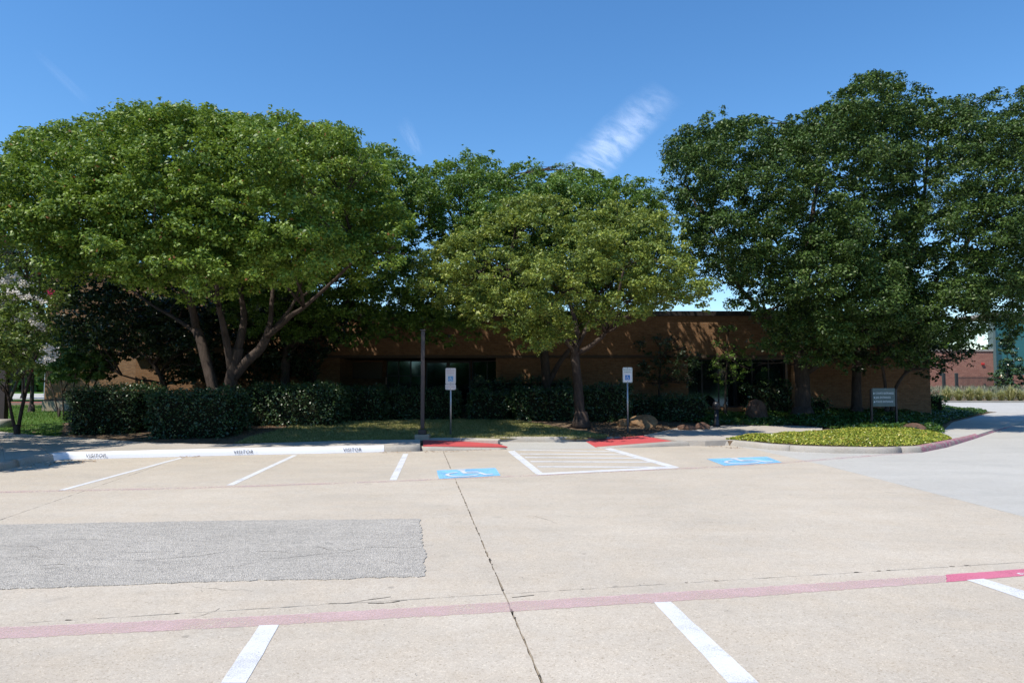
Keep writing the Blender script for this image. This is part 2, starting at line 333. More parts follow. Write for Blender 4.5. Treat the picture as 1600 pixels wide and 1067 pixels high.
for c in cols:
    c = clip(c, j4a - n4 * 0.002, -n4)
    for side in (clip(c, j2a + n2 * 0.004, n2), clip(c, j2a - n2 * 0.004, -n2)):
        if len(side) < 3: continue
        ring = rough_ring(side, 0.08, 0.0035, 60)
        BM().prism([(p.x, p.y) for p in ring], -0.10, 0.0).build('concrete_slab', M['old'], lot)
# cracks: thin ragged dark lines
def crack(bm, p, ang, L, w, z, turn=0.35):
    pts = [Vector(p)]; a = ang
    for _ in range(max(3, int(L / 0.06))): a += random.gauss(0, turn); a = ang + (a - ang) * 0.8; pts.append(pts[-1] + Vector((math.cos(a), math.sin(a))) * 0.06)
    prev = None
    for i in range(len(pts) - 1):
        d = (pts[i + 1] - pts[i]).normalized(); n = Vector((-d.y, d.x)); k = w * random.uniform(0.3, 1.3) * math.sin(math.pi * (i + 0.6) / len(pts)) ** 0.5 * 0.5
        q = [pts[i] - n * k, pts[i + 1] - n * k, pts[i + 1] + n * k, pts[i] + n * k]; bm.b.faces.new([bm.b.verts.new((v.x, v.y, z)) for v in q])
ck = BM()
for _ in range(15):
    px_, py_ = random.uniform(-60, 600), random.choice((random.gauss(868, 9), random.gauss(872, 18), random.uniform(825, 900))); p_ = G(px_, py_); crack(ck, (p_.x, p_.y), random.gauss(0.16, 0.25), random.uniform(0.15, 0.8), random.uniform(0.004, 0.010), 0.0078)
tag(ck.build('patch_crack', M['joint'], lot), kind='stuff')
ck = BM()
for (px_, py_, a_, L_, w_) in ((500, 944, 0.15, 0.55, 0.012), (575, 942, 0.2, 0.35, 0.016), (343, 950, -1.5, 0.25, 0.005), (800, 933, 0.4, 0.2, 0.014), (770, 700, 2.9, 0.5, 0.008), (640, 875, 1.6, 0.3, 0.004), (985, 806, 0.05, 0.5, 0.004), (1380, 800, 0.1, 0.4, 0.004), (240, 905, 0.9, 0.7, 0.003), (300, 915, -0.6, 0.6, 0.003), (1090, 815, 0.0, 0.4, 0.004), (820, 806, 0.02, 0.6, 0.005)):
    p_ = G(px_, py_); crack(ck, (p_.x, p_.y), a_, L_, w_, 0.0022)
tag(ck.build('pavement_crack', M['joint'], lot), kind='stuff')
# small bits of dirt and leaf crumbs lying on the paving
db = BM()
for _ in range(260):
    p_ = G(random.uniform(-50, 1650), 705 + 360 * random.random() ** 1.6); r_ = random.uniform(0.0015, 0.0045) * (0.6 + p_.y * 0.12)
    db.b.faces.new([db.b.verts.new((p_.x + r_ * math.cos(a_) * random.uniform(.5, 1.4), p_.y + r_ * math.sin(a_) * random.uniform(.5, 1.4), 0.0085 + random.uniform(0, .002))) for a_ in (0, 1.2, 2.4, 3.6, 4.9)])
tag(db.build('paving_debris', M['joint'], lot), kind='stuff')
# chipped joint spots
for _ in range(46):
    s = random.random(); base = random.choice((0, 0, 1)); a, b = ((j1b, j1a), (j2a, j2b))[base]
    p = a + (b - a) * s; r = random.uniform(0.004, 0.011)
    ring = [(p.x + r * random.uniform(0.6, 1.6) * math.cos(t) * (2.0 if base else 1), p.y + r * random.uniform(0.6, 1.4) * math.sin(t) * (1 if base else 2.2), 0.0015) for t in [k * math.tau / 9 for k in range(9)]]
    if _ == 0: chips = BM()
    chips.plate(ring, (0, 0, 1), 0.001)
tag(chips.build('joint_chip', M['joint'], lot), kind='stuff')
link('joint_filler', mesh_np('joint_filler', [(-34, -14, -0.03), (22, -14, -0.03), (22, 21, -0.03), (-34, 21, -0.03)], [(0, 1, 2, 3)]), M['joint'], lot)
# newer concrete of the drive
nc = [j4a + (j4b - j4a).normalized() * 24, Vector((60, -14)), Vector((60, 57)), Vector((9, 57)), Vector((5.0, 21)), V2(G(1180, 702)), V2(G(1215, 710)), V2(G(1250, 718)), j4a]
BM().prism([(p.x, p.y) for p in nc][::-1], -0.10, 0.0015).build('drive_slab', M['new'], lot)
# asphalt patch
pa = [V2(G(*p)) for p in ((664, 900), (665, 872), (660, 845), (656, 811), (400, 813), (0, 820), (-500, 829), (-500, 940), (0, 921), (330, 909), (520, 905))]
BM().prism([(p.x, p.y) for p in rough_ring(pa, 0.06, 0.014, 60)], 0.0, 0.007).build('asphalt_patch', M['patch'], lot)

def sheet(name, ring, z, m, parent=lot, t=0.0004):
    z = 0.0004 + z * 0.45
    return BM().plate([(p[0], p[1], z) for p in ring], (0, 0, 1), t).build(name, m, parent)
def stripe(a, b, w, z=0.004, m=None, name='parking_stripe'):
    a, b = V2(a), V2(b); d = (b - a).normalized(); n = Vector((-d.y, d.x)) * (w / 2)
    return sheet(name, rough_ring([a - n, b - n, b + n, a + n], 0.12, 0.002), z, m or M['white'])
stripe(G(284, 715), G(95, 766), 0.10); stripe(G(461, 711), G(359, 758), 0.11); stripe(G(634, 709), G(614, 750), 0.12)
stripe(G(420, 977), G(368, 1066), 0.11); stripe(G(408, 977), G(408 - 180, 1300), 0.001)
def quad(name, pts, z, m): return sheet(name, rough_ring([V2(G(*p)) for p in pts], 0.12, 0.002), z, m)
quad('parking_stripe', ((405, 977), (436, 976), (384, 1067), (345, 1067)), 0.005, M['white'])
quad('parking_stripe', ((1022, 941), (1048, 940), (1186, 1067), (1138, 1067)), 0.005, M['white'])
quad('parking_stripe', ((1510, 906), (1537, 904), (1640, 935), (1640, 950)), 0.005, M['white'])
# access aisle
quad('aisle_border', ((793, 705), (804, 704), (849, 740), (838, 741)), 0.0052, M['white'])
quad('aisle_border', ((943, 701), (955, 700), (1062, 730), (1048, 731)), 0.0052, M['white'])
quad('aisle_border', ((838, 742), (846, 739), (1045, 729), (1062, 731)), 0.0048, M['white'])
for i, (a, b) in enumerate((((803, 704), (962, 704.5)), ((812, 710), (985, 709.5)), ((820, 715.5), (1010, 715)), ((829, 722), (1028, 721)), ((840, 730), (1048, 729)))):
    sh = [(-1, 0), (0, 0.5), (0, 1), (1, 2), (3, 5)][i]
    stripe(G(a[0], a[1] - 1), G(b[0] - 4, b[1] + 0.8), 0.17, 0.0060, None, 'hatch_stripe')
# fire lane lines
def band(name, pts, z, m):
    up = [V2(G(x, y0)) for x, y0, y1 in pts]; lo = [V2(G(x, y1)) for x, y0, y1 in pts]
    return sheet(name, rough_ring(lo + up[::-1], 0.035, 0.006 if m is M['pink'] else 0.003, 60), z, m)
band('fire_lane_line', [(-300, 996, 1017), (0, 980, 998), (400, 963, 978), (800, 940, 955), (1200, 916, 930), (1478, 898, 909)], 0.0045, M['pink'])
band('fire_lane_line', [(1478.5, 897.5, 909.5), (1545, 893, 904), (1620, 887, 898), (1760, 877, 886)], 0.0045, M['red'])
band('fire_lane_line', [(-200, 770, 772.5), (0, 767.5, 770), (300, 761, 763.5), (610, 751, 753), (680, 747.5, 749.5), (840, 741.8, 743.3), (1048, 731.5, 733.3), (1130, 728, 730), (1250, 719.5, 722), (1350, 711.5, 714), (1440, 704.5, 707)], 0.0040, M['thinpink'])

def text_mesh(name, body, height, m, parent, loc, rot, ext=0.0, width=None, space=1.0):
    cu = bpy.data.curves.new(name, 'FONT'); cu.body = body; cu.size = height / 0.72; cu.extrude = ext; cu.align_x = 'CENTER'; cu.align_y = 'CENTER'; cu.space_character = space
    cu.resolution_u = 2
    tmp = bpy.data.objects.new(name, cu); COL.objects.link(tmp); bpy.context.view_layer.update()
    me = bpy.data.meshes.new_from_object(tmp.evaluated_get(bpy.context.evaluated_depsgraph_get())); me.name = name
    bpy.data.objects.remove(tmp); bpy.data.curves.remove(cu)
    if width:
        xs = [v.co.x for v in me.vertices]; k = width / (max(xs) - min(xs))
        for v in me.vertices: v.co.x *= k
    me.materials.clear(); o = link(name, me, m, parent); o.location = loc; o.rotation_euler = rot
    return o
# the words at the right edge of the frame on the fire lane line
fl = G(1612, 893.5); text_mesh('fire_lane_lettering', 'NO PARKING', 0.105, M['white'], lot, (fl.x + 0.265, fl.y + 0.0, 0.0042), (0, 0, math.atan2(d2.y, d2.x) + math.pi), 0.0004)

def icon_parts(bm, s, P):
    """wheelchair symbol in a unit square; P maps 2-D to 3-D"""
    def seg(pts, w):
        for a, b in zip(pts, pts[1:]):
            a, b = Vector(a), Vector(b); d = (b - a).normalized(); n = Vector((-d.y, d.x)) * w / 2; e = d * w * 0.35
            bm.b.faces.new([bm.b.verts.new(P(q)) for q in (a - n - e, b - n + e, b + n + e, a + n - e)])
    bm.b.faces.new([bm.b.verts.new(P(Vector((-0.08 + 0.065 * math.cos(t), 0.33 + 0.065 * math.sin(t))))) for t in [k * math.tau / 12 for k in range(12)]])
    seg([(-0.08, 0.22), (-0.05, -0.04), (0.16, -0.05), (0.24, -0.30), (0.33, -0.27)], 0.065); seg([(-0.06, 0.09), (0.14, 0.09)], 0.055)
    seg([(-0.05 + 0.25 * math.cos(t) - 0.02, -0.13 + 0.25 * math.sin(t)) for t in [math.radians(115 + k * 17) for k in range(13)]], 0.055)
def road_symbol(c4, name='accessible_symbol', ph=0.0):
    e = empty(name, (0, 0, 0)); e.parent = lot
    pts = [V2(G(*p)) for p in c4]
    sheet('blue_square', rough_ring(pts, 0.12, 0.004), 0.0075, M['blue'], e)
    o = sum(pts, Vector((0, 0))) / 4; ux = ((pts[1] - pts[0]) + (pts[2] - pts[3])) / 2; uy = ((pts[3] - pts[0]) + (pts[2] - pts[1])) / 2
    b = BM(); k = [0.0]
    def P(q): k[0] += 0.00002; w = o + ux * q.x * 1.1 + uy * q.y * 1.1; return (w.x, w.y, 0.0095 + k[0])
    icon_parts(b, 1, P); b.build('wheelchair_mark', M['white'], e)
road_symbol(((686, 748), (782, 743), (774, 731), (682, 735)))
road_symbol(((1132, 727.5), (1222, 722.5), (1198, 713.5), (1104, 717)))

# ------------------------------------------------------------------ kerbs
KH = 0.14
def resample(pts, step):
    out = [pts[0]]; acc = 0
    for a, b in zip(pts, pts[1:]):
        L = (b - a).length; k = max(1, round(L / step))
        for j in range(1, k + 1): out.append(a + (b - a) * j / k)
    return out
def normals(pts):
    ns = []
    for i in range(len(pts)):
        d = (pts[min(i + 1, len(pts) - 1)] - pts[max(i - 1, 0)]).normalized(); ns.append(Vector((-d.y, d.x)))
    return ns
def kerb_run(px_pts, hs, parent, mat_of, width=0.17, sec=2.6, side=1):
    """hs: kerb height at every given point; returns back line"""
    base = [V2(G(*p)) for p in px_pts]; P = []; H = []
    for i in range(len(base) - 1):
        k = max(1, round((base[i + 1] - base[i]).length / 0.25))
        for j in range(k): P.append(base[i] + (base[i + 1] - base[i]) * j / k); H.append(hs[i] + (hs[i + 1] - hs[i]) * j / k)
    P.append(base[-1]); H.append(hs[-1]); N = normals(P)
    run = 0; start = 0; cuts = [0]
    for i in range(1, len(P)):
        run += (P[i] - P[i - 1]).length
        if run > sec and i < len(P) - 3: cuts.append(i); run = 0
    cuts.append(len(P) - 1)
    for a, b in zip(cuts, cuts[1:]):
        bm = bmesh.new(); rings = []
        for i in range(a, b + 1):
            p = P[i]; n = N[i] * side; h = H[i]; d = Vector((n.y, -n.x)) * side
            if i == a: p = p + d * 0.004
            if i == b: p = p - d * 0.004
            j = random.gauss(0, 0.0015)
            prof = [(0, -0.09), (0, 0.002), (0.012 + j, h * 0.45), (0.028 + j, h * 0.82), (0.045, h * 0.95), (0.07, h), (width, h + 0.004), (width, -0.09)]
            rings.append([bm.verts.new((p.x + n.x * u, p.y + n.y * u, v)) for u, v in prof])
        for r0, r1 in zip(rings, rings[1:]):
            for k in range(len(r0) - 1):
                f = bm.faces.new((r0[k], r1[k], r1[k + 1], r0[k + 1])); f.smooth = 1 <= k <= 5
        bm.faces.new(rings[0]); bm.faces.new(rings[-1][::-1]); bmesh.ops.recalc_face_normals(bm, faces=bm.faces)
        me = bpy.data.meshes.new('kerb_section'); bm.to_mesh(me); bm.free()
        o = link('kerb_section', me, M['kerb'], parent)
    # paint skins, 2 mm proud of the concrete
    for (t0, t1, mt, nm) in mat_of:
        idx = [i for i in range(len(P)) if t0 <= P[i].x <= t1 and (nm != 'white_paint' or P[i].y > 14.75)]
        if len(idx) < 2: continue
        bm = bmesh.new(); rings = []
        for i in idx:
            p = P[i]; n = N[i] * side; h = H[i]
            prof = [(-0.004, 0.003), (0.008, h * 0.45), (0.024, h * 0.84), (0.043, h * 0.95 + 0.005), (0.07, h + 0.004), (0.155, h + 0.007)]
            rings.append([bm.verts.new((p.x + n.x * u, p.y + n.y * u, v)) for u, v in prof])
        for r0, r1 in zip(rings, rings[1:]):
            for k in range(len(r0) - 1): bm.faces.new((r0[k], r1[k], r1[k + 1], r0[k + 1])).smooth = True
        me = bpy.data.meshes.new(nm); bm.to_mesh(me); bm.free(); link(nm, me, mt, parent)
    return [P[i] + N[i] * side * width for i in range(len(P))], P, N
kerb = tag(empty('kerb'), kind='structure')
k1 = [(-330, 815), (-120, 765), (0, 736), (50, 724), (100, 717.5), (150, 717), (200, 715.5), (300, 713), (400, 710.5), (500, 708.5), (600, 706), (657, 705)]
back1, KP, KN = kerb_run(k1, [KH] * len(k1), kerb, [(-9.8, G(612, 706).x, M['kerbwhite'], 'white_paint')])
k2 = [(659, 704.5), (720, 703.5), (792, 702)]
back2, _, _ = kerb_run(k2, [0.10, 0.06, 0.025], kerb, [])
k3 = [(660, 691), (745, 691.5), (812, 693), (870, 693), (935, 691)]
back3, _, _ = kerb_run([(742, 689.5), (812, 690.5), (870, 690.5), (930, 689.5), (985, 685.5)], [0.11, 0.14, 0.14, 0.12, 0.05], kerb, [])
k4 = [(935, 700.5), (1000, 699), (1060, 697), (1100, 696), (1140, 696), (1170, 699), (1200, 702.5), (1250, 706), (1300, 708), (1380, 709), (1440, 707), (1480, 699), (1522, 686)]
back4, KP4, KN4 = kerb_run(k4, [0.02, 0.08, 0.12] + [KH] * 9 + [0.09], kerb, [(G(1438, 707).x, 40, M['kerbred'], 'red_paint')])
k5 = [(1522, 686), (1560, 673), (1600, 660), (1680, 640), (1800, 626)]
back5, _, _ = kerb_run(k5, [0.09, 0.05, 0.07, 0.08, 0.08], kerb, [(0, 80, M['kerbred'], 'red_paint')])
# stencilled words on the white kerb
def kerb_word(px, body, L, hgt=0.085, out=0.002):
    x = G(px, 712).x; i = min(range(len(KP)), key=lambda k: abs(KP[k].x - x) + (0 if KP[k].y > 14.2 else 99)); p = KP[i]; n = KN[i]
    a = math.atan2(-n.x, n.y)
    text_mesh('kerb_lettering', body, hgt, M['smudge'], kerb, (p.x - n.x * out, p.y - n.y * out, KH * 0.50), (math.radians(75), 0, a), 0.0004, L, 1.1)
kerb_word(186, 'VISITOR', 0.40, 0.085, 0.006); kerb_word(372, 'VISITOR', 0.42); kerb_word(546, 'VISITOR', 0.42)

# ------------------------------------------------------------------ sidewalks (slabs)
walk = tag(empty('sidewalk'), kind='structure')
def interp(pts, s):
    L = [0]
    for a, b in zip(pts, pts[1:]): L.append(L[-1] + (b - a).length)
    t = s * L[-1]
    for i in range(len(pts) - 1):
        if t <= L[i + 1] + 1e-9: return pts[i] + (pts[i + 1] - pts[i]) * ((t - L[i]) / max(1e-9, L[i + 1] - L[i]))
    return pts[-1]
def walk_strip(front, back, n, zf=KH, zb=KH, m=None, name='sidewalk_slab', sub=4):
    for i in range(n):
        g0 = 0.004; a = i / n; b = (i + 1) / n
        F = [interp(front, a + (b - a) * k / sub) for k in range(sub + 1)]; B = [interp(back, a + (b - a) * k / sub) for k in range(sub + 1)]
        d = (F[-1] - F[0]).normalized() * g0; F[0] = F[0] + d; B[0] = B[0] + d; F[-1] = F[-1] - d; B[-1] = B[-1] - d
        ring = [(p.x, p.y, zf) for p in F] + [(p.x, p.y, zb) for p in B[::-1]]
        BM().prism(ring, -0.09, 0).build(name, m or M['walk'], walk)
def off(pts, e): return [p + Vector((0, e)) for p in pts]
bk1 = [V2(G(x, y, KH)) for x, y in ((-560, 700), (-200, 676), (0, 674), (60, 680), (130, 684), (230, 691), (350, 694), (450, 691), (560, 687.5), (657, 686.5))]
walk_strip(off(back1, 0.004), bk1, 11)
# first ramp (red tactile pad) and the low strip behind it
padF = [V2(G(x, y, z)) + Vector((0, 0.0)) for x, y, z in ((661, 697.5, 0.10), (720, 697.6, 0.06), (793, 697.8, 0.03))]
padB = [V2(G(x, y, 0.13)) for x, y in ((661, 687), (720, 687.2), (778, 688.5))]
def pad(ringF, ringB, zF, zB, label):
    o = BM(); ring = [(p.x, p.y, z) for p, z in zip(ringF, zF)] + [(p.x, p.y, z) for p, z in zip(ringB[::-1], zB[::-1])]
    return o.prism(ring, -0.05, 0).build(label, M['tile'], walk)
pad(padF, padB, (0.108, 0.068, 0.034), (0.13, 0.10, 0.05), 'red_ramp_pad')
bk2 = [V2(G(x, y, 0.145)) for x, y in ((658, 684), (720, 684), (782, 685.5))]
walk_strip(off(padB, 0.01), bk2, 2, 0.13, 0.15)
# flat concrete between the two ramps
fl_ring = [V2(G(*p)) for p in ((797, 703), (945, 700.5), (918, 690), (870, 690.8), (812, 690.8), (770, 690.5), (780, 695))]
BM().prism([(p.x, p.y) for p in fl_ring], -0.05, 0.0035).build('ramp_landing', M['new'], walk)
pf = [(p, min(KH, 0.01 + 0.14 * (k / 12))) for k, p in enumerate([q for q in back4 if q.x < G(1066, 697).x])]
pr = [(p + Vector((0, 0.006)), min(KH - 0.004, z)) for p, z in pf] + [(V2(G(1004, 680.5, .14)), 0.14), (V2(G(960, 683.5, .10)), 0.09), (V2(G(914, 689)), 0.012)]
BM().prism([(p.x, p.y, z) for p, z in pr], -0.05, 0).build('red_ramp_pad', M['tile'], walk)
# walk on the right
w4b = [V2(G(x, y, KH)) for x, y in ((1006, 680), (1060, 668), (1140, 664), (1180, 663), (1240, 664), (1285, 667))]
w4f = [V2(G(x, y, KH)) for x, y in ((1010, 696), (1070, 688), (1110, 688), (1138, 686), (1180, 680), (1285, 671))]
walk_strip([pf[-1][0] + Vector((0.03, 0.01))] + [V2(G(x, y, KH)) for x, y in ((1100, 688.5), (1138, 687.5), (1180, 681), (1285, 671))], w4b, 5, KH - 0.004, KH)
w6b = [V2(G(x, y, 0.10)) for x, y in ((1445, 690), (1462, 668), (1500, 656), (1540, 645), (1590, 638), (1700, 629))]
w6f = [V2(G(x, y, 0.08)) for x, y in ((1448, 697), (1486, 690), (1525, 680), (1562, 668), (1605, 656), (1810, 624))]
walk_strip(w6f, w6b, 9, 0.085, 0.10, M['new'])

# ------------------------------------------------------------------ raised bed: one terrain sheet rising from the walk
def bed_height(x, y, yf):
    t = min(1, max(0, (y - yf) / 5.0)); return 0.11 + 0.22 * t * t * (3 - 2 * t)
front_line = [(-34.0, 21.5), (-17.0, 21.3)] + [(p.x, p.y - 0.2) for p in bk1 if p.x > -17] + [(-1.4, 19.15), (-0.95, 19.75)]
front_line += [(p.x, p.y + 0.02) for p in back3 if -0.8 < p.x < 3.4][::2]
front_line += [(3.7, 19.9), (4.0, 20.4)] + [(p.x, p.y - 0.03) for p in w4b if p.x > 4.2] + [(11.8, 22.4), (13.6, 22.3), (17.0, 27.3), (24, 35.5), (34, 45)]
front_line = sorted(front_line)
fx = np.array([p[0] for p in front_line]); fy = np.array([p[1] for p in front_line])
def yfront(x): return float(np.interp(x, fx, fy))
def T(x, y): return bed_height(x, y, yfront(x)) - 0.004
def make_bed():
    xs = np.arange(-34, 25.01, 0.25); rows = np.concatenate([np.array([0, 0.05, 0.15, 0.3]), np.linspace(0.5, 8, 22), np.array([10, 13, 18, 25])])
    V = []; 
    for x in xs:
        yf = yfront(x)
        for k, r in enumerate(rows):
            y = yf + r * (1 if x < 17 else max(0.12, 1 - (x - 17) / 8)); V.append((x, y, -0.1 if k == 0 else bed_height(x, y, yf) + RNG.normal(0, 0.004) * (k > 1)))
    n = len(rows); F = [(i * n + j, (i + 1) * n + j, (i + 1) * n + j + 1, i * n + j + 1) for i in range(len(xs) - 1) for j in range(n - 1)]
    return mesh_np('planting_bed', V, F, True)
tag(link('planting_bed', make_bed(), M['soil']), kind='structure')

cover_ring = [tuple(G(x, y, .14))[:2] for x, y in ((1128, 687), (1160, 688.6), (1200, 692), (1260, 695.5), (1330, 697.2), (1390, 697.6), (1438, 695), (1470, 688), (1484, 685), (1462, 670), (1440, 662), (1380, 660), (1300, 668), (1250, 675.5), (1180, 682))]
tag(BM().prism(cover_ring, -0.05, 0.128).build('island_soil', M['soil']), kind='structure')
# ------------------------------------------------------------------ foliage machinery
def unit(a): return a / np.maximum(np.linalg.norm(a, axis=1, keepdims=True), 1e-9)
def leaf_mesh(name, C, out, L, W, up=0.5, outw=0.6, rnd=0.8, tint=None, hang=0.0, scl=1.0):
    n = len(C); nrm = unit(out * outw + np.array([0, 0, up]) + RNG.normal(size=(n, 3)) * rnd)
    t = RNG.normal(size=(n, 3)) + out * 0.8 - np.array([0, 0, hang]); t = unit(t - nrm * np.sum(t * nrm, axis=1, keepdims=True)); s = np.cross(nrm, t)
    l = (L * scl * RNG.uniform(0.65, 1.25, n))[:, None]; w = l * (W / L)
    bend = nrm * l * 0.12
    V = np.empty((n, 4, 3), dtype=np.float32)
    V[:, 0] = C - t * l * 0.5; V[:, 1] = C + s * w * 0.5 + bend; V[:, 2] = C + t * l * 0.5; V[:, 3] = C - s * w * 0.5 + bend
    F = np.arange(n * 4, dtype=np.int32).reshape(n, 4)
    me = mesh_np(name, V.reshape(-1, 3), F)
    at_ = me.attributes.new('tint', 'FLOAT', 'FACE')
    at_.data.foreach_set('value', (tint if tint is not None else RNG.random(n)).astype(np.float32))
    return me
def poly_dist(P, poly):
    d = np.full(len(P), 1e9); inside = np.zeros(len(P), bool); n = len(poly)
    for i in range(n):
        a = np.array(poly[i], float); b = np.array(poly[(i + 1) % n], float); ab = b - a
        t = np.clip(((P - a) @ ab) / (ab @ ab), 0, 1); d = np.minimum(d, np.linalg.norm(P - (a + t[:, None] * ab), axis=1))
        c = (a[1] > P[:, 1]) != (b[1] > P[:, 1])
        if abs(b[1] - a[1]) > 1e-9:
            xi = a[0] + (P[:, 1] - a[1]) * (b[0] - a[0]) / (b[1] - a[1]); inside ^= c & (P[:, 0] < xi)
    return np.where(inside, d, -d)
def crown_lobes(outline, Yc, D, rmin, rmax, n, seed, box=1.0, back=0.35, flat=0.8):
    """fill the outline of a crown with leafy boughs spread over the depth of the crown; radii in metres"""
    rg = np.random.default_rng(seed)
    if n > 200:                                                     # notches and bulges in the outline of the big crowns
        new = []
        for i in range(len(outline)):
            a, b = np.array(outline[i], float), np.array(outline[(i + 1) % len(outline)], float); L_ = np.linalg.norm(b - a); m_ = max(1, int(L_ / 22)); nn = np.array([(b - a)[1], -(b - a)[0]]) / max(L_, 1e-6)
            for j in range(m_): new.append(tuple(a + (b - a) * j / m_ + nn * rg.uniform(-11, 12)))
        outline = new
    o = np.array(outline, float); lo, hi = o.min(0), o.max(0)
    k = Yc / FPX; L = []; tries = 0
    pts = rg.uniform(lo, hi, (n * 60, 2)); d = poly_dist(pts, outline); mx = d.max()
    for (p, dd) in zip(pts, d):
        if dd < rmin / k * 0.6: continue
        s = 1 - dd / mx; u = math.sqrt(max(0, 1 - s * s)) ** box; fr = rg.random() > back
        y = Yc + (-1 if fr else 1) * D * u * rg.uniform(0.55 if fr else 0.0, 1.0)
        r = min(rg.uniform(rmin, rmax), dd * k * 1.02)
        if r < rmin * 0.6: continue
        c = at(p[0], p[1], y); c = np.array(c)
        ok = True
        for q, qr in L:
            if np.linalg.norm(c - q) < (r + qr) * 0.47: ok = False; break
        if ok: L.append((c, r))
        if len(L) >= n: break
    return L
def crown(name, lobes, leaf, dens, m, parent=None, k=14, spread=0.17, flat=0.78, hang=0.1, up=0.62, outc=None, tipw=0.32, cut=None, rnd=0.55, W=0.55):
    """boughs covered in sprays of leaves, one mesh"""
    Cs, Os, Ts, Ss = [], [], [], []
    cen = np.mean([c for c, r in lobes], axis=0) if outc is None else np.array(outc)
    ztop = max(c[2] + r for c, r in lobes); zlow = min(c[2] - r for c, r in lobes)
    for c, r in lobes:
        ns = max(4, int(13 * (r / 0.8) ** 1.3)); d = unit(RNG.normal(size=(ns * 2, 3))); w = c - cen; w = w / (np.linalg.norm(w) + 1e-6)
        keep = (d[:, 2] * 0.6 + d @ w * 0.5 - d[:, 1] * 0.25 + RNG.normal(size=len(d)) * 0.35) > -0.15; d = d[keep][:ns]
        sp = c + d * (r * RNG.uniform(0.55, 0.98, len(d)))[:, None] * np.array([1.08, 1.08, flat]); rs = r * RNG.uniform(0.22, 0.42, len(d))
        up_ = (RNG.random(len(d)) < 0.18) & (d[:, 2] > 0.2)                       # shoots that stand out of the crown
        sp[up_] += d[up_] * np.array([0.7, 0.7, 1.0]) * RNG.uniform(0.15, 0.5, up_.sum())[:, None] * tipw * 2; rs[up_] *= 0.6
        bk_ = c[1] > cen[1] + 0.4                                                # the far side of the crown: fewer, larger leaves
        nl = np.maximum(6, (dens * k * 12.57 * rs * rs * (0.27 if bk_ else 0.95) * RNG.uniform(0.55, 1.25, len(d))).astype(int))
        P0 = np.repeat(sp, nl, axis=0); R0 = np.repeat(rs, nl); n = len(P0); e = unit(RNG.normal(size=(n, 3)) + np.array([0, -0.1, 0.6]))
        P = P0 + e * (R0 * RNG.uniform(0.25, 1.15, n) ** 0.8)[:, None] * np.array([1.15, 1.15, 0.72]); O = unit(e + np.repeat(d, nl, axis=0) * 0.5)
        sh = RNG.uniform(0, 0.30); st = np.repeat(RNG.uniform(-0.14, 0.14, len(d)), nl)
        Ss.append(np.full(n, 1.75 if bk_ else 1.0)); Cs.append(P); Os.append(O); Ts.append(np.clip(RNG.beta(2, 2.4, n) * 0.85 + sh * 0.3 + st + (RNG.random(n) < 0.03) * 0.4, 0, 1))
    C = np.concatenate(Cs); O = np.concatenate(Os); Tn = np.concatenate(Ts); S_ = np.concatenate(Ss)
    if cut is not None:
        kp = cut(C); C, O, Tn, S_ = C[kp], O[kp], Tn[kp], S_[kp]
    me = leaf_mesh(name, C, O, leaf, leaf * W, up, 0.5, rnd, Tn, hang, S_)
    print('LEAVES', name, len(C))
    return link(name, me, m, parent)
def limb_pts(a, b, n=7, sag=0.0, wob=0.12):
    a, b = Vector(a), Vector(b); L = (b - a).length; out = []
    o1 = Vector((random.gauss(0, 1), random.gauss(0, 1), random.gauss(0, .5))) * L * wob
    for i in range(n):
        t = i / (n - 1); p = a.lerp(b, t) + o1 * math.sin(math.pi * t) * 0.6 + Vector((0, 0, sag * L * math.sin(math.pi * t)))
        if 0 < i < n - 1: p += Vector((random.gauss(0, 1), random.gauss(0, 1), random.gauss(0, 1))) * L * 0.012
        out.append(p)
    return out
def smooth_path(pts, n=5):
    P = [pts[0]] + list(pts) + [pts[-1]]; out = []
    for i in range(1, len(P) - 2):
        for j in range(n):
            t = j / n; a, b, c, d = P[i - 1], P[i], P[i + 1], P[i + 2]
            out.append(0.5 * ((2 * b) + (c - a) * t + (2 * a - 5 * b + 4 * c - d) * t * t + (3 * b - a - 3 * c + d) * t ** 3))
    out.append(P[-2]); return out
def limb(bm, pts, r0, r1, n=4, k=9):
    pp = smooth_path([Vector(p) for p in pts], n); m = len(pp)
    bm.tube(pp, [(r0 + (r1 - r0) * (i / (m - 1)) ** 0.8) * random.uniform(0.95, 1.05) for i in range(m)], k)
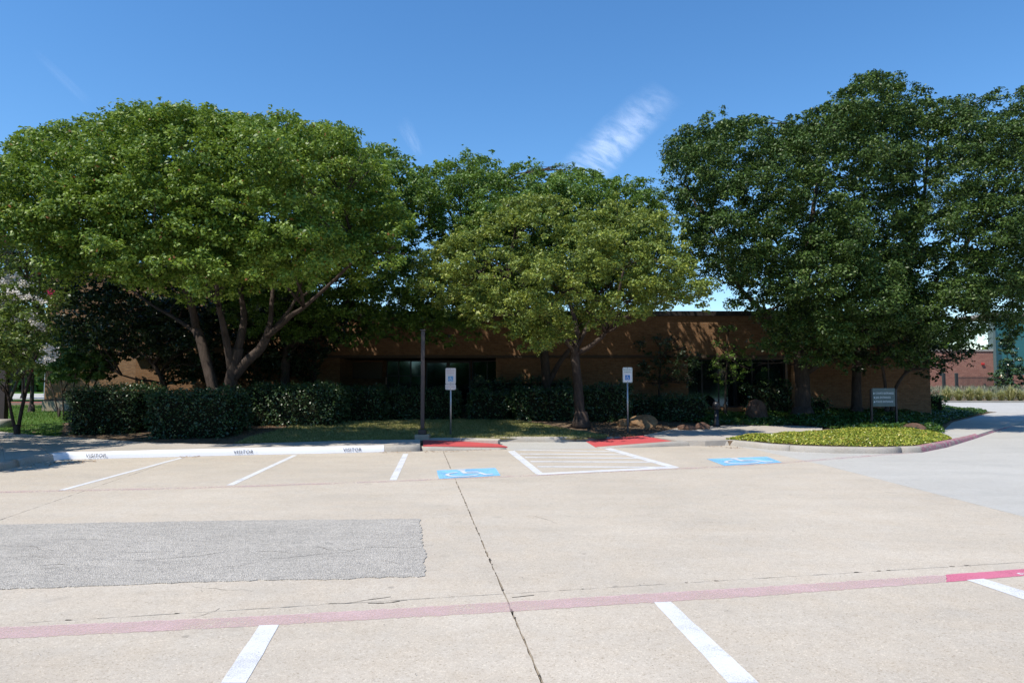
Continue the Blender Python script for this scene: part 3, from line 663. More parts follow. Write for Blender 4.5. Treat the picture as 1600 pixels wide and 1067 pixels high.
def tree(name, label, base, stems, lobes, leaf, dens, lm, bm_, group=None, cat='tree', branch_n=46, root=0.0, **kw):
    """stems: lists of (points, r0, r1); boughs are tied to the nearest stem end by branches"""
    e = empty(name, base); tag(e, label, cat, group); B = Vector(base)
    loc = [([Vector(p) - B for p in pts], r0, r1) for pts, r0, r1 in stems]
    tr = BM()
    for pts, r0, r1 in loc:
        limb(tr, pts, r0 * 0.88, r1 * 0.85)
    pts, r0, r1 = loc[0]
    tr.tube([pts[0] + Vector((0, 0, -0.15)), pts[0] + Vector((0, 0, 0.08)), pts[0] + Vector((0, 0, 0.35))], [r0 * 1.65, r0 * 1.28, r0 * 0.98], 12)
    tr.build('trunk', bm_, e)
    ends = [p for pts, _, _ in loc for p in (pts[-1], pts[len(pts) // 2])]
    br = BM(); idx = list(range(len(lobes))); random.shuffle(idx)
    near_ = lambda c: min((p - (Vector(c) - B)).length for p in ends)
    lim_ = 3.4 if sum(near_(lobes[i][0]) < 3.4 for i in idx[:branch_n]) >= 10 else 9.0
    for i in idx[:branch_n]:
        c, r = lobes[i]; c = Vector(c) - B; s = min(ends, key=lambda p: (p - c).length + max(0, p.z - c.z) * 2)
        L = (c - s).length
        if L > lim_: continue
        pp = limb_pts(s, c, 6, 0.08, 0.10); rr = 0.014 + 0.011 * L
        br.tube(pp, [rr * (1 - 0.75 * t / 5) for t in range(6)], 6)
        for _ in range(4):
            q = c + Vector((random.gauss(0, 1), random.gauss(0, 1), abs(random.gauss(0, .8)))).normalized() * r * 0.9
            br.tube(limb_pts(pp[random.choice((3, 4))], q, 5, 0.03, 0.1), [0.018, 0.015, 0.012, 0.009, 0.005], 5)
    br.build('branches', bm_, e)
    lb = [(np.array(c) - np.array(base), r) for c, r in lobes]
    cr = crown('crown', lb, leaf, dens, lm, e, **kw)
    return e

# ------------------------------------------------------------------ main building
BY = 29.0
def bx(px, Y=BY): return (px - CX) / FPX * Y
mb = tag(empty('office_building', (0, BY, 0)), 'low tan brick office building with dark fascia and recessed entrance behind the trees', 'building')
def part(name, x0, x1, y0, y1, z0, z1, m, parent=None, bev=0.0):
    return BM().box(x0, x1, y0, y1, z0, z1, bev).build(name, m, parent or mb)     # y relative to the facade
xL, xR = -15.5, 17.2
part('parapet_wall', xL, xR, -0.14, 0.4, 2.76, 4.36, M['brick'])
part('fascia', xL - 0.05, xR + 0.05, -0.24, 0.5, 4.363, 4.56, M['fascia'])
part('soffit_trim', xL, xR, -0.18, 0.1, 2.64, 2.757, M['soffit'])
part('wall', xL, bx(531), 0, 0.4, 0, 2.64, M['brick'])
part('wall', bx(784), bx(1075), 0, 0.4, 0, 2.64, M['brick'])
part('wall', bx(1236), xR, 0, 0.4, 0, 2.64, M['brick'])
part('pilaster', bx(775), bx(784) - 0.002, -0.10, 2.4, 0, 2.637, M['brick'])
part('recess_wall', bx(531) - 0.2, bx(531) - 0.002, 0.4, 2.4, 0, 2.63, M['brick'])
part('recess_back_wall', bx(520), bx(598), 2.4, 2.7, 0, 2.63, M['brick'])
part('ceiling', bx(530), bx(784), 0.102, 2.8, 2.645, 2.75, M['soffit'])
part('roof', xL, xR, 0.503, 14, 4.2, 4.35, M['fascia'])
part('rear_wall', xL, xR, 13.6, 14, 0, 4.19, M['brick'])
part('interior_floor', xL + 0.5, xR - 0.5, 2.81, 13.5, 0.0, 0.3, M['soffit'])
def window(x0, x1, y, z0, z1, nx, nz, parent=mb, name='window', glass='glass', fw=0.05, tilt=0.0):
    w = empty(name, (x0, y, z0)); w.parent = parent
    b = BM(); W = x1 - x0; H = z1 - z0
    b.box(0, W, -0.04, 0.06, 0, fw).box(0, W, -0.04, 0.06, H - fw, H).box(0, fw, -0.04, 0.06, fw + .001, H - fw - .001).box(W - fw, W, -0.04, 0.06, fw + .001, H - fw - .001)
    for i in range(1, nx): b.box(W * i / nx - fw / 2, W * i / nx + fw / 2, -0.03, 0.05, fw + .001, H - fw - .001)
    for j in range(1, nz): b.box(fw + .001, W - fw - .001, -0.025, 0.045, H * j / nz - fw / 2, H * j / nz + fw / 2)
    b.build('frame', M['black'], w)
    for i in range(nx):
        for j in range(nz):
            BM().box(W * i / nx + fw / 2, W * (i + 1) / nx - fw / 2, 0.0, 0.012, H * j / nz + fw / 2, H * (j + 1) / nz - fw / 2).build('pane', M[glass], w).rotation_euler = (math.radians(random.gauss(0, tilt)), 0, math.radians(random.gauss(0, tilt)))
    return w
window(bx(603, 31), bx(660, 31), 2.2, 0.55, 2.62, 3, 3, tilt=0.1)
dr = empty('entrance_door', (bx(664, 31), 2.3, 0.3)); dr.parent = mb
for k in range(2):
    BM().box(k * 1.0, k * 1.0 + 0.07, 0, 0.06, 0, 2.3).box(k + 0.92, k + 0.99, 0, 0.06, 0, 2.3).box(k + 0.071, k + 0.919, 0, 0.06, 2.2, 2.3).box(k + 0.071, k + 0.919, 0, 0.06, 0, 0.2).build('door_frame', M['black'], dr)
    BM().box(k + 0.071, k + 0.919, 0.02, 0.035, 0.2, 2.2).build('door_glass', M['glass'], dr)
    BM().tube([(k + (0.86 if k == 0 else 0.13), -0.05, 0.9), (k + (0.86 if k == 0 else 0.13), -0.05, 1.3)], [0.015, 0.015], 8).build('door_handle', M['galv'], dr)
window(bx(664, 31) + 2.05, bx(784), 2.3, 0.3, 2.6, 2, 2)
window(bx(1076), bx(1155), 0.6, 0.6, 2.62, 3, 1); window(bx(1155) + .02, bx(1235), 0.6, 0.6, 2.62, 3, 1)
part('sill_wall', bx(1075) + .002, bx(1236) - .002, 0.5, 0.8, 0, 0.597, M['brick'])
pq = empty('address_plaque', (bx(531), -0.06, 1.86)); pq.parent = mb
BM().box(0, 1.38, 0.0, 0.055, 0, 0.74, 0.01).build('plaque_board', M['plaque'], pq)
pq.location = (bx(531) - 1.6 + 1.55, 2.33 - 0.0, 1.80)
BM().box(0, 0.06, 0, 0.02, 0, 0.32).build('notice', M['orange'], mb).location = (bx(602, 31), 2.1, 1.55)
# light course lines on the facade near the roof
part('stone_course', bx(1040), bx(1240), -0.155, -0.142, 4.20, 4.27, M['brick'])
# left wing
lw = tag(empty('brick_wing', (-21.2, 32.0, 0)), 'taller tan brick wing with pale stone base seen through the trees at left', 'building')
part('wall', 0, 8.2, 0, 10, 0.80, 6.9, M['brick'], lw); part('stone_base', -0.06, 8.2, -0.06, 10, -0.1, 0.797, M['base'], lw)
part('parapet_cap', -0.1, 8.3, -0.1, 10.1, 6.903, 7.1, M['fascia'], lw)
part('dark_course', -0.02, 8.2, -0.02, -0.002, 0.82, 0.87, M['fascia'], lw)

# far building on the right
fb = tag(empty('brick_hall', (0, 72, 0)), 'distant red brick building with green glass bay beyond the drive', 'building')
bxf = lambda px, Y=72: (px - CX) / FPX * Y
part('wall', bxf(1420), bxf(1552), 0, 8, 0, 4.8, M['redbrick'], fb); part('coping', bxf(1420), bxf(1552), -0.08, 8, 4.803, 5.0, M['kerb'], fb)
part('wall', bxf(1555), bxf(1700), 0.8, 8, 0, 2.4, M['redbrick'], fb)
part('corner_post', bxf(1552) + .01, bxf(1556), -0.1, 0.7, 0, 8.6, M['slate'], fb)
for i in range(5):
    p = BM().box(bxf(1556) + i * 2.45 + 0.03, bxf(1556) + (i + 1) * 2.45 - 0.03, 0.9, 1.0, 2.41, 8.5).build('glass_panel', M['greenglass'], fb)
    BM().box(bxf(1556) + i * 2.45 - 0.03, bxf(1556) + i * 2.45 + 0.03, 0.86, 1.02, 2.41, 8.5).build('mullion', M['galv'], fb)
part('roof_cap', bxf(1556), bxf(1700), 0.7, 8, 8.51, 8.8, M['kerb'], fb)
red_m = mat_simple('alarm_red', (0.5, 0.03, 0.03), 0.5)
BM().box(bxf(1535) - 0.14, bxf(1535) + 0.14, -0.15, -0.01, 3.40, 3.62, 0.03).build('alarm_bell', red_m, fb)
BM().box(bxf(1537) - 0.1, bxf(1537) + 0.1, -0.12, -0.01, 0.7, 1.5, 0.02).build('hydrant_connection', M['bronze'], fb)
# metal fence in front of the far hall
fe = tag(empty('metal_fence', (bxf(1473, 66), 66, 0)), 'dark metal gate posts and fence beside the distant red brick wall', 'fence')
for x in (0, 1.2, 5.9): BM().box(x, x + 0.22, 0, 0.22, 0, 2.5, 0.01).build('post', M['black'], fe)
for k in range(38):
    x = 1.6 + k * 0.115; BM().box(x, x + 0.03, 0.09, 0.12, 0.1, 2.2).build('bar', M['bronze'], fe)
for z in (0.3, 2.0): BM().box(1.43, 5.89, 0.085, 0.125, z, z + 0.05).build('rail', M['bronze'], fe)

# ------------------------------------------------------------------ far left setting
def gsheet(name, pts, m, z=0.0, t=0.06): return tag(BM().prism([(p[0], p[1]) for p in pts], z - t, z).build(name, m), kind='structure')
gsheet('path', [(-70, 46), (-20.9, 48.5), (-20.9, 53.5), (-70, 51)], M['new'], -0.03)
gsheet('road', [(-110, 70), (-22, 72), (-22, 105), (-110, 103)], M['new'], -0.04)
gsheet('road_kerb', [(-70, 55.5), (-22, 57.8), (-22, 58.6), (-70, 56.4)], M['tile'], 0.04, 0.14)
gsheet('far_road', [(11, 57.2), (90, 57.2), (90, 58.0), (11, 58.0)], M['kerb'], 0.12, 0.2)
lm_ = [(x, y, -0.02 if y > 33 else max(T(x, y) + 0.012, 0)) for x in np.arange(-34, -14.9, 0.5) for y in (0,)]
def turf_patch(name, ring, m, blades, bm_, hb=0.04, z0=0.010, wid=0.008, lean=0.5, kind='structure', clump=False):
    """a strip of turf laid over the bed plus its blades"""
    ring = [np.array(p) for p in ring]; lo = np.min(ring, 0); hi = np.max(ring, 0)
    step = 0.4 if hi[0] < -14 else 0.1; xs = np.arange(lo[0], hi[0] + step, step); ys = np.arange(lo[1], hi[1] + step, step)
    gx, gy = np.meshgrid(xs, ys); P = np.stack([gx.ravel(), gy.ravel()], 1); d = poly_dist(P, ring).reshape(gx.shape)
    V = []; idx = -np.ones(gx.shape, int); F = []
    for j in range(len(ys)):
        for i in range(len(xs)):
            if d[j, i] > -step * 0.9:
                idx[j, i] = len(V); V.append((xs[i], ys[j], T(xs[i], ys[j]) + (z0 if d[j, i] > 0 else -0.02)))
    for j in range(len(ys) - 1):
        for i in range(len(xs) - 1):
            q = (idx[j, i], idx[j, i + 1], idx[j + 1, i + 1], idx[j + 1, i])
            if min(q) >= 0: F.append(q)
    o = tag(link(name, mesh_np(name, V, F, True), m), kind='structure')
    if blades:
        P = RNG.uniform(lo, hi, (blades * 3, 2)); P = P[poly_dist(P, ring) > 0.0][:blades]; n = len(P)
        z = np.array([T(x, y) for x, y in P]) + z0; a = RNG.uniform(0, math.tau, n); h = hb * RNG.uniform(0.5, 1.3, n)
        b = np.stack([P[:, 0], P[:, 1], z], 1); s = np.stack([np.cos(a), np.sin(a), np.zeros(n)], 1) * wid; ln = RNG.normal(size=(n, 2)) * lean * h[:, None]
        V = np.empty((n, 3, 3)); V[:, 0] = b - s; V[:, 1] = b + s; V[:, 2] = b + np.column_stack([ln, h])
        me = mesh_np('grass_blades', V.reshape(-1, 3), np.arange(n * 3).reshape(n, 3)); q = me.attributes.new('tint', 'FLOAT', 'FACE'); q.data.foreach_set('value', RNG.random(n).astype(np.float32))
        tag(link('grass', me, bm_), ('short dry grass on the lawn behind the red ramp' if bm_ == M['blade_lawn'] else 'green grass on the side lawn at far left'), 'grass', None, 'stuff')
    return o
W2 = lambda x, y, z=0.2: tuple(G(x, y, z))[:2]
turf_patch('lawn', [W2(365, 691, .15), W2(450, 689, .15), W2(560, 686.5, .15), W2(657, 684.5, .15), W2(745, 681.5, .15), W2(812, 681.8, .15), W2(900, 681.8, .15), W2(945, 680.5, .16), W2(950, 676, .2), W2(890, 668, .25), W2(800, 658, .3), W2(660, 655, .3), W2(560, 658, .28), W2(470, 668, .25), W2(390, 682, .2)], M['turf'], 60000, M['blade_lawn'], 0.05)
turf_patch('side_lawn', [(-33, 22), W2(-60, 672, .14), W2(0, 673, .14), W2(60, 679, .14), W2(95, 680, .14), (-15.2, 24), (-16, 31.8), (-21, 40), (-33, 40)], M['green_turf'], 45000, M['blade_green'], 0.06, 0.012, 0.012)

# ------------------------------------------------------------------ hedges and shrubs
def shrub_mesh(name, rects, leaf, dens, m, lump=0.10, W=0.55, rnd=0.8, up=0.45, hang=0.0):
    """rects: rounded boxes (x0,x1,y0,y1,z0,z1); leaves on the front, top and sides"""
    Cs, Os = [], []
    for (x0, x1, y0, y1, z0, z1) in rects:
        dx, dy, dz = x1 - x0, y1 - y0, z1 - z0
        for (area, f) in ((dx * dz * 1.3, 'f'), (dx * dz * 0.35, 'b'), (dx * dy, 't'), (dy * dz, 'l'), (dy * dz, 'r')):
            n = int(area * dens); a, b = RNG.random(n), RNG.random(n); o = np.zeros((n, 3))
            if f in 'fb': P = np.stack([x0 + a * dx, np.full(n, y0 if f == 'f' else y1), z0 + b * dz], 1); o[:, 1] = -1 if f == 'f' else 1
            elif f == 't': P = np.stack([x0 + a * dx, y0 + b * dy, np.full(n, z1)], 1); o[:, 2] = 1
            else: P = np.stack([np.full(n, x0 if f == 'l' else x1), y0 + a * dy, z0 + b * dz], 1); o[:, 0] = -1 if f == 'l' else 1
            # round the edges, then lump the surface
            c = np.array([(x0 + x1) / 2, (y0 + y1) / 2, (z0 + z1) / 2]); hf = np.array([dx, dy, dz]) / 2; rad = min(0.38, min(hf) * 0.9)
            inn = np.clip(P, c - hf + rad, c + hf - rad); inn[:, 2] = np.clip(P[:, 2], z0, z1 - rad); v = P - inn; ln = np.linalg.norm(v, axis=1, keepdims=True); v = v / np.maximum(ln, 1e-6)
            P = inn + v * rad; o = unit(v + o * 0.3)
            ph = np.sin(P[:, 0] * 5.1 + P[:, 2] * 3.3) * np.sin(P[:, 0] * 2.3 - P[:, 2] * 6.1 + 1.3) + 0.7 * np.sin(P[:, 0] * 11.7 + P[:, 1] * 7) * np.sin(P[:, 2] * 9.5 + P[:, 0] * 3)
            P = P + o * (lump * ph[:, None] * 0.7 + RNG.normal(size=(n, 1)) * 0.055 - 0.02); Cs.append(P); Os.append(o)
    C = np.concatenate(Cs); O = np.concatenate(Os); kp = C[:, 2] > -0.02; C, O = C[kp], O[kp]
    print('LEAVES', name, len(C)); return leaf_mesh(name, C, O, leaf, leaf * W, up, 0.7, rnd, None, hang)
def hedge(name, label, x0, x1, Yf, dep, z1, leaf=0.075, dens=420, m='leaf_hedge', group=None, cat='hedge', lump=0.10, pieces=None):
    cx = (x0 + x1) / 2; zb = T(cx, Yf); e = tag(empty(name, (cx, Yf, zb)), label, cat, group)
    rects = pieces or [(x0 - cx, x1 - cx, 0, dep, 0, z1 - zb)]
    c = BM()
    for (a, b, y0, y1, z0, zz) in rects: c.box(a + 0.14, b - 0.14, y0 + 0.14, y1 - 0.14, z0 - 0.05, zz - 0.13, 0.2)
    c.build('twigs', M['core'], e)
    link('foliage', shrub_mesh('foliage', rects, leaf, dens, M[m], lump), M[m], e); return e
def X(px, Y): return (px - CX) / FPX * Y
hedge('clipped_hedge', 'dark clipped hedge block nearest the side lawn at far left', X(99, 20.3), X(218, 20.3), 20.3, 2.2, 1.50)
hedge('clipped_hedge', 'clipped hedge block just left of the big forked trunk', X(216, 18.5), X(352, 18.5) , 18.75, 2.0, 1.42)
hedge('clipped_hedge', 'long hedge right of the forked trunk with sunlit spot on its shoulder', X(368, 21), X(520, 21), 21.4, 2.2, 1.55)
hedge('clipped_hedge', 'shaded hedge under the address plaque', X(508, 23.5), X(600, 23.5), 23.6, 1.8, 1.48)
hedge('clipped_hedge', 'shaded hedge behind the brown pole below the entrance window', X(598, 24.3), X(716, 24.3), 24.4, 1.6, 1.42)
hedge('rounded_shrub', 'rounded shrub just right of the left parking sign', X(727, 24.3), X(800, 24.3), 24.4, 1.6, 1.35, 0.08, 300, lump=0.14, cat='shrub')
hedge('tall_shrub', 'taller loose shrub behind the rounded ones below the brick wall', X(736, 26.2), X(900, 26.2), 26.6, 1.6, 1.75, 0.09, 220, lump=0.2, cat='shrub')
hedge('rounded_shrub', 'broad sunlit shrub left of the pale tree trunk', X(800, 23.9), X(903, 23.9), 24.1, 1.8, 1.42, 0.09, 300, lump=0.15, cat='shrub')
hedge('rounded_shrub', 'green shrub between the pale tree trunk and the right parking sign', X(911, 23.9), X(992, 23.9), 24.1, 1.8, 1.55, 0.085, 300, lump=0.16, cat='shrub')
hedge('rounded_shrub', 'dark low shrub behind the tan boulder', X(990, 26), X(1040, 26), 26.2, 1.4, 1.1, 0.08, 260, lump=0.12, cat='shrub')
hedge('rounded_shrub', 'grey green shrub behind the flat dark rock', X(1032, 25.6), X(1112, 25.6), 25.8, 1.5, 1.15, 0.085, 280, lump=0.14, cat='shrub')
hedge('loose_shrub', 'loose leafy shrub left of the thick oak trunk', X(1165, 28), X(1240, 28), 28.0, 0.8, 1.65, 0.11, 150, lump=0.25, cat='shrub')
hedge('loose_shrub', 'small leafy shrub at the right foot of the thick oak trunk', X(1262, 27.5), X(1300, 27.5), 27.6, 0.8, 1.0, 0.11, 150, lump=0.2, cat='shrub')

def ground_cover(name, label, ring, n, leaf, m, h0, h1, lump=0.6):
    ring = [np.array(p) for p in ring]; lo, hi = np.min(ring, 0), np.max(ring, 0)
    P = RNG.uniform(lo, hi, (n * 4, 2)); d = poly_dist(P, ring); P, d = P[d > 0], d[d > 0]; P, d = P[:n], d[:n]
    z0 = np.array([max(0.1, T(x, y)) for x, y in P]); e = np.clip(d / 0.35, 0, 1) ** 0.6
    w = 0.5 + 0.5 * np.sin(P[:, 0] * 2.9 + 1.5 * np.sin(P[:, 1] * 2.1)) * np.sin(P[:, 1] * 3.4 + P[:, 0])
    hh = (h0 + (h1 - h0) * w * lump) * (0.35 + 0.65 * e); z = z0 + hh * RNG.uniform(0.25, 1.0, len(P)) ** 0.5
    C = np.column_stack([P, z]); O = np.tile([0, -0.2, 1.0], (len(P), 1))
    return tag(link(name, leaf_mesh(name, C, O, leaf, leaf * 0.6, 0.6, 0.4, 0.55), M[m]), label, 'ground cover', None, 'stuff')
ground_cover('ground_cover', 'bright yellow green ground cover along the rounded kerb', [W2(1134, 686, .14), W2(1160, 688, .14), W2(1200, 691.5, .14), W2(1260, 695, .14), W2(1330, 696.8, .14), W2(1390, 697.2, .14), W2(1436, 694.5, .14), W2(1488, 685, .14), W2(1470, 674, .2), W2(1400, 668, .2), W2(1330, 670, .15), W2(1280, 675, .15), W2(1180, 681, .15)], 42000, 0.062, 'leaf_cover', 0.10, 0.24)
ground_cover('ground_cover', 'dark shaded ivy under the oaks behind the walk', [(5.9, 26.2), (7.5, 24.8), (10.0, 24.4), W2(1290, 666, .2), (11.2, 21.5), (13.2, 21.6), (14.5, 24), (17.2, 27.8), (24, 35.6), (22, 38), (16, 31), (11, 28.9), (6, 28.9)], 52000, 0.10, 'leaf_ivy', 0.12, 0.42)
def litter(label, ring, n, size=0.05, z=None):
    ring = [np.array(p) for p in ring]; lo, hi = np.min(ring, 0), np.max(ring, 0)
    P = RNG.uniform(lo, hi, (n * 8, 2)); P = P[poly_dist(P, ring) > 0][:n]
    zz = np.full(len(P), z) if z is not None else np.array([T(x, y) for x, y in P]) + 0.02
    C = np.column_stack([P, zz + RNG.uniform(0, 0.012, len(P))])
    tag(link('leaf_litter', leaf_mesh('leaf_litter', C, np.tile([0, 0, 1.0], (len(P), 1)), size, size * 0.5, 1.2, 0.3, 0.35), M['litter']), label, 'fallen leaves', None, 'stuff')
litter('dry fallen leaves on the mulch around the boulders', [W2(905, 668, .2), W2(960, 683, .15), W2(1020, 679, .14), W2(1110, 667, .2), W2(1040, 655, .3), W2(940, 655, .3)], 1500, 0.07)
litter('dry leaves gathered at the foot of the low kerb by the red ramp', [W2(662, 705, 0), W2(662, 708.5, 0), W2(700, 707, 0), W2(792, 704, 0), W2(792, 702.6, 0)], 170, 0.035, 0.012)
litter('dry leaves where the white kerb paint ends', [W2(590, 707, 0), W2(645, 706, 0), W2(645, 707.5, 0), W2(600, 709, 0)], 60, 0.035, 0.012)
litter('dry leaves at the kerb in the tree shade at left', [W2(20, 738, 0), W2(60, 723, 0), W2(150, 718, 0), W2(160, 722, 0), W2(80, 728, 0)], 110, 0.05, 0.014)
litter('dry leaves at the joint of the white kerb', [W2(280, 714, 0), W2(312, 713.2, 0), W2(312, 715, 0), W2(284, 717, 0)], 60, 0.035, 0.012)
litter('dry leaves on the kerb where the right walk begins', [W2(1105, 697, 0), W2(1160, 699, 0), W2(1160, 702, 0), W2(1110, 699, 0)], 50, 0.045, 0.012)
litter('dry leaves at the edge of the lawn under the forked tree', [W2(330, 690, .15), W2(480, 672, .2), W2(420, 672, .2), W2(330, 680, .15)], 400, 0.06)

# ------------------------------------------------------------------ boulders
def boulder(label, px0, px1, Y, h, m, seed, sq=(1, 0.7), pitch=0.0):
    rg = random.Random(seed); w = X(px1, Y) - X(px0, Y); cx = X((px0 + px1) / 2, Y); z = T(cx, Y)
    b = bmesh.new(); bmesh.ops.create_icosphere(b, subdivisions=3, radius=1.0)
    planes = [(Vector((rg.gauss(0, 1), rg.gauss(0, 1), rg.gauss(0.2, 0.8))).normalized(), rg.uniform(0.62, 0.92)) for _ in range(15)]
    for v in b.verts:
        p = v.co.copy()
        for n, d in planes:
            q = p.dot(n)
            if q > d: p -= n * (q - d)
        p += Vector((rg.gauss(0, 1), rg.gauss(0, 1), rg.gauss(0, 1))) * 0.018
        v.co = Vector((p.x * w * 0.56, p.y * w * 0.56 * sq[1], (p.z + 0.45) * h * 0.72))
    me = bpy.data.meshes.new('boulder'); b.to_mesh(me); b.free()
    o = link('boulder', me, m); o.location = (cx, Y, z - 0.02); tag(o, label, 'boulder', 'boulders in the planting bed')
boulder('long tan boulder right of the right parking sign pole', 982, 1028, 23.2, 0.42, M['rock_tan'], 3)
boulder('small tan boulder left of the right parking sign pole', 964, 984, 22.9, 0.28, M['rock_tan'], 5)
boulder('flat dark brown rock beside the walk', 1056, 1086, 22.6, 0.24, M['rock_brown'], 8)
boulder('low brown rock next to the black bollard', 1082, 1110, 22.9, 0.26, M['rock_brown'], 12)
boulder('large peaked brown boulder in the ivy left of the oak', 1163, 1198, 26.4, 0.85, M['rock_brown'], 17, (1, 0.6))
boulder('low dark rock under the entrance sign', 1392, 1440, 21.9, 0.32, M['rock_brown'], 21)

# ------------------------------------------------------------------ pole, signs, bollard
pl = G(660, 685, 0.15); lp = tag(empty('metal_pole', (pl.x, pl.y, T(pl.x, pl.y))), 'tall square brown metal pole on a concrete block left of the red ramp', 'pole')
BM().box(-0.19, 0.19, -0.16, 0.2, -0.1, 0.15, 0.02).build('concrete_block', M['base'], lp)
ptop = at(663, 517, pl.y).z - lp.location.z
BM().box(-0.10, 0.10, -0.10, 0.10, 0.151, 0.28, 0.015).build('base_cover', M['bronze'], lp)
sh_ = BM().box(-0.05, 0.05, -0.05, 0.05, 0.301, ptop, 0.006).build('shaft', M['bronze'], lp); BM().box(-0.075, 0.075, -0.075, 0.075, ptop + 0.002, ptop + 0.035, 0.008).build('cap', M['bronze'], lp)
def rrect(x0, x1, z0, z1, r, n=5):
    out = []
    for cx, cz, a in ((x1 - r, z0 + r, -90), (x1 - r, z1 - r, 0), (x0 + r, z1 - r, 90), (x0 + r, z0 + r, 180)):
        for k in range(n + 1): t = math.radians(a + 90 * k / n); out.append((cx + r * math.cos(t), cz + r * math.sin(t)))
    return out
def panel(name, x0, x1, z0, z1, r, y, t, m, parent):     # faces -y
    return BM().plate([(x, y, z) for x, z in rrect(x0, x1, z0, z1, r)], (0, -1, 0), t).build(name, m, parent)
def parking_sign(px, py, ptop_, label, faded, yaw):
    b = G(px, py, 0.2); tz = T(b.x, b.y); e = tag(empty('parking_sign', (b.x, b.y, tz), yaw), label, 'sign', 'accessible parking signs on steel posts')
    top = at(px, ptop_, b.y).z - tz; z1 = top; z0 = z1 - 0.455
    lowz = z0 - 0.16 if faded else z0
    BM().tube([(0, 0, -0.2), (0, 0, z1 - 0.03)], [0.027, 0.027], 12).build('post', M['galv'], e)
    pf = panel('sign_plate', -0.148, 0.148, z0, z1, 0.03, -0.03, 0.003, M['signfaded'] if faded else M['signwhite'], e)
    ink = M['signpink'] if faded else M['signgreen']
    if not faded:
        out = rrect(-0.138, 0.138, z0 + 0.01, z1 - 0.01, 0.024); inn = rrect(-0.131, 0.131, z0 + 0.017, z1 - 0.017, 0.02)
        bb = BM(); n = len(out)
        for i in range(n): bb.b.faces.new([bb.b.verts.new((q[0], -0.0345, q[1])) for q in (out[i], out[(i + 1) % n], inn[(i + 1) % n], inn[i])])
        bb.build('border_line', ink, e)
    text_mesh('lettering', 'RESERVED', 0.05, ink, e, (0, -0.0352, z1 - 0.075), (math.pi / 2, 0, 0), 0.0004, 0.235)
    text_mesh('lettering', 'PARKING', 0.05, ink, e, (0, -0.0352, z1 - 0.145), (math.pi / 2, 0, 0), 0.0004, 0.20)
    cz = z0 + 0.15; panel('blue_square', -0.073, 0.073, cz - 0.073, cz + 0.073, 0.006, -0.034, 0.001, M['signpale'] if faded else M['signblue'], e)
    ic = BM(); k = [0]
    def P(q): k[0] += 1; return (q.x * 0.15, -0.0362 - k[0] * 0.00001, cz + q.y * 0.15)
    icon_parts(ic, 1, P); ic.build('wheelchair_mark', M['letter'], e)
    for z in (z1 - 0.022, z0 + 0.022): BM().tube([(0, -0.032, z), (0, -0.041, z)], [0.009, 0.008], 8).build('bolt', M['bronze'], e)
    if faded:
        panel('lower_plate', -0.152, 0.152, z0 - 0.162, z0 - 0.006, 0.03, -0.03, 0.003, M['signfaded'], e)
        text_mesh('lettering', 'VAN ACCESSIBLE', 0.035, ink, e, (0, -0.0352, z0 - 0.084), (math.pi / 2, 0, 0), 0.0004, 0.24)
        for z in (z0 - 0.025, z0 - 0.145): BM().tube([(0, -0.032, z), (0, -0.041, z)], [0.009, 0.008], 8).build('bolt', M['bronze'], e)
    return e
parking_sign(704, 677, 575, 'sun faded parking sign with small lower plate, right of the brown pole', True, math.radians(-6))
parking_sign(981, 672.5, 574, 'clear blue and white parking sign in front of the tan boulder', False, math.radians(4))
# direction sign
b = at(1381, 640, 22.9); zt = T(b.x, b.y); ds = tag(empty('direction_sign', (b.x, b.y, zt), math.radians(3)), 'dark slate entrance direction sign between two black posts in the ivy', 'sign')
zz0, zz1 = at(1381, 635, 22.9).z - zt, at(1381, 606.5, 22.9).z - zt
BM().box(-0.375, 0.375, -0.025, 0.025, zz0, zz1, 0.004).build('sign_board', M['slate'], ds)
for x in (-0.44, 0.385): BM().box(x, x + 0.055, -0.035, 0.035, -0.3, zz1 - 0.03, 0.005).build('post', M['black'], ds)
for i, (tx, wd) in enumerate((('COURTS ENTRANCE', 0.60), ('JAIL ENTRANCE', 0.50), ('POLICE ENTRANCE', 0.58))):
    z = zz1 - 0.165 - i * 0.135; text_mesh('lettering', tx, 0.062, M['letter'], ds, (-0.275 + wd / 2, -0.0275, z), (math.pi / 2, 0, 0), 0.0008, wd)
    a = BM(); tri = [(-0.345, z + 0.028), (-0.345, z - 0.028), (-0.298, z)] if i == 0 else [(-0.348, z), (-0.30, z - 0.028), (-0.30, z + 0.028)]
    if i == 2: tri = [(-0.35, z - 0.025), (-0.296, z - 0.025), (-0.323, z + 0.03)]
    a.plate([(x, -0.0255, q) for x, q in tri], (0, -1, 0), 0.002); a.build('arrow', M['letter'], ds)
# bollard light
b = G(1120, 664, 0.2); bl = tag(empty('bollard_light', (b.x, b.y, T(b.x, b.y))), 'black bollard path light beside the walk', 'bollard')
BM().tube([(0, 0, -0.05), (0, 0, 0.02), (0, 0, 0.06), (0, 0, 0.14), (0, 0, 0.62)], [0.17, 0.17, 0.12, 0.085, 0.075], 16).build('shaft', M['black'], bl)
hd = BM().tube([(0, 0, 0.622), (0, 0, 0.66), (0, 0, 0.80), (0, 0, 0.86), (0, 0, 0.90)], [0.09, 0.115, 0.125, 0.10, 0.03], 16).build('lamp_head', M['black'], bl)
for k in range(3): BM().tube([(0, 0, 0.67 + k * 0.04), (0, 0, 0.68 + k * 0.04)], [0.135, 0.13], 16).build('louvre', M['bronze'], bl)
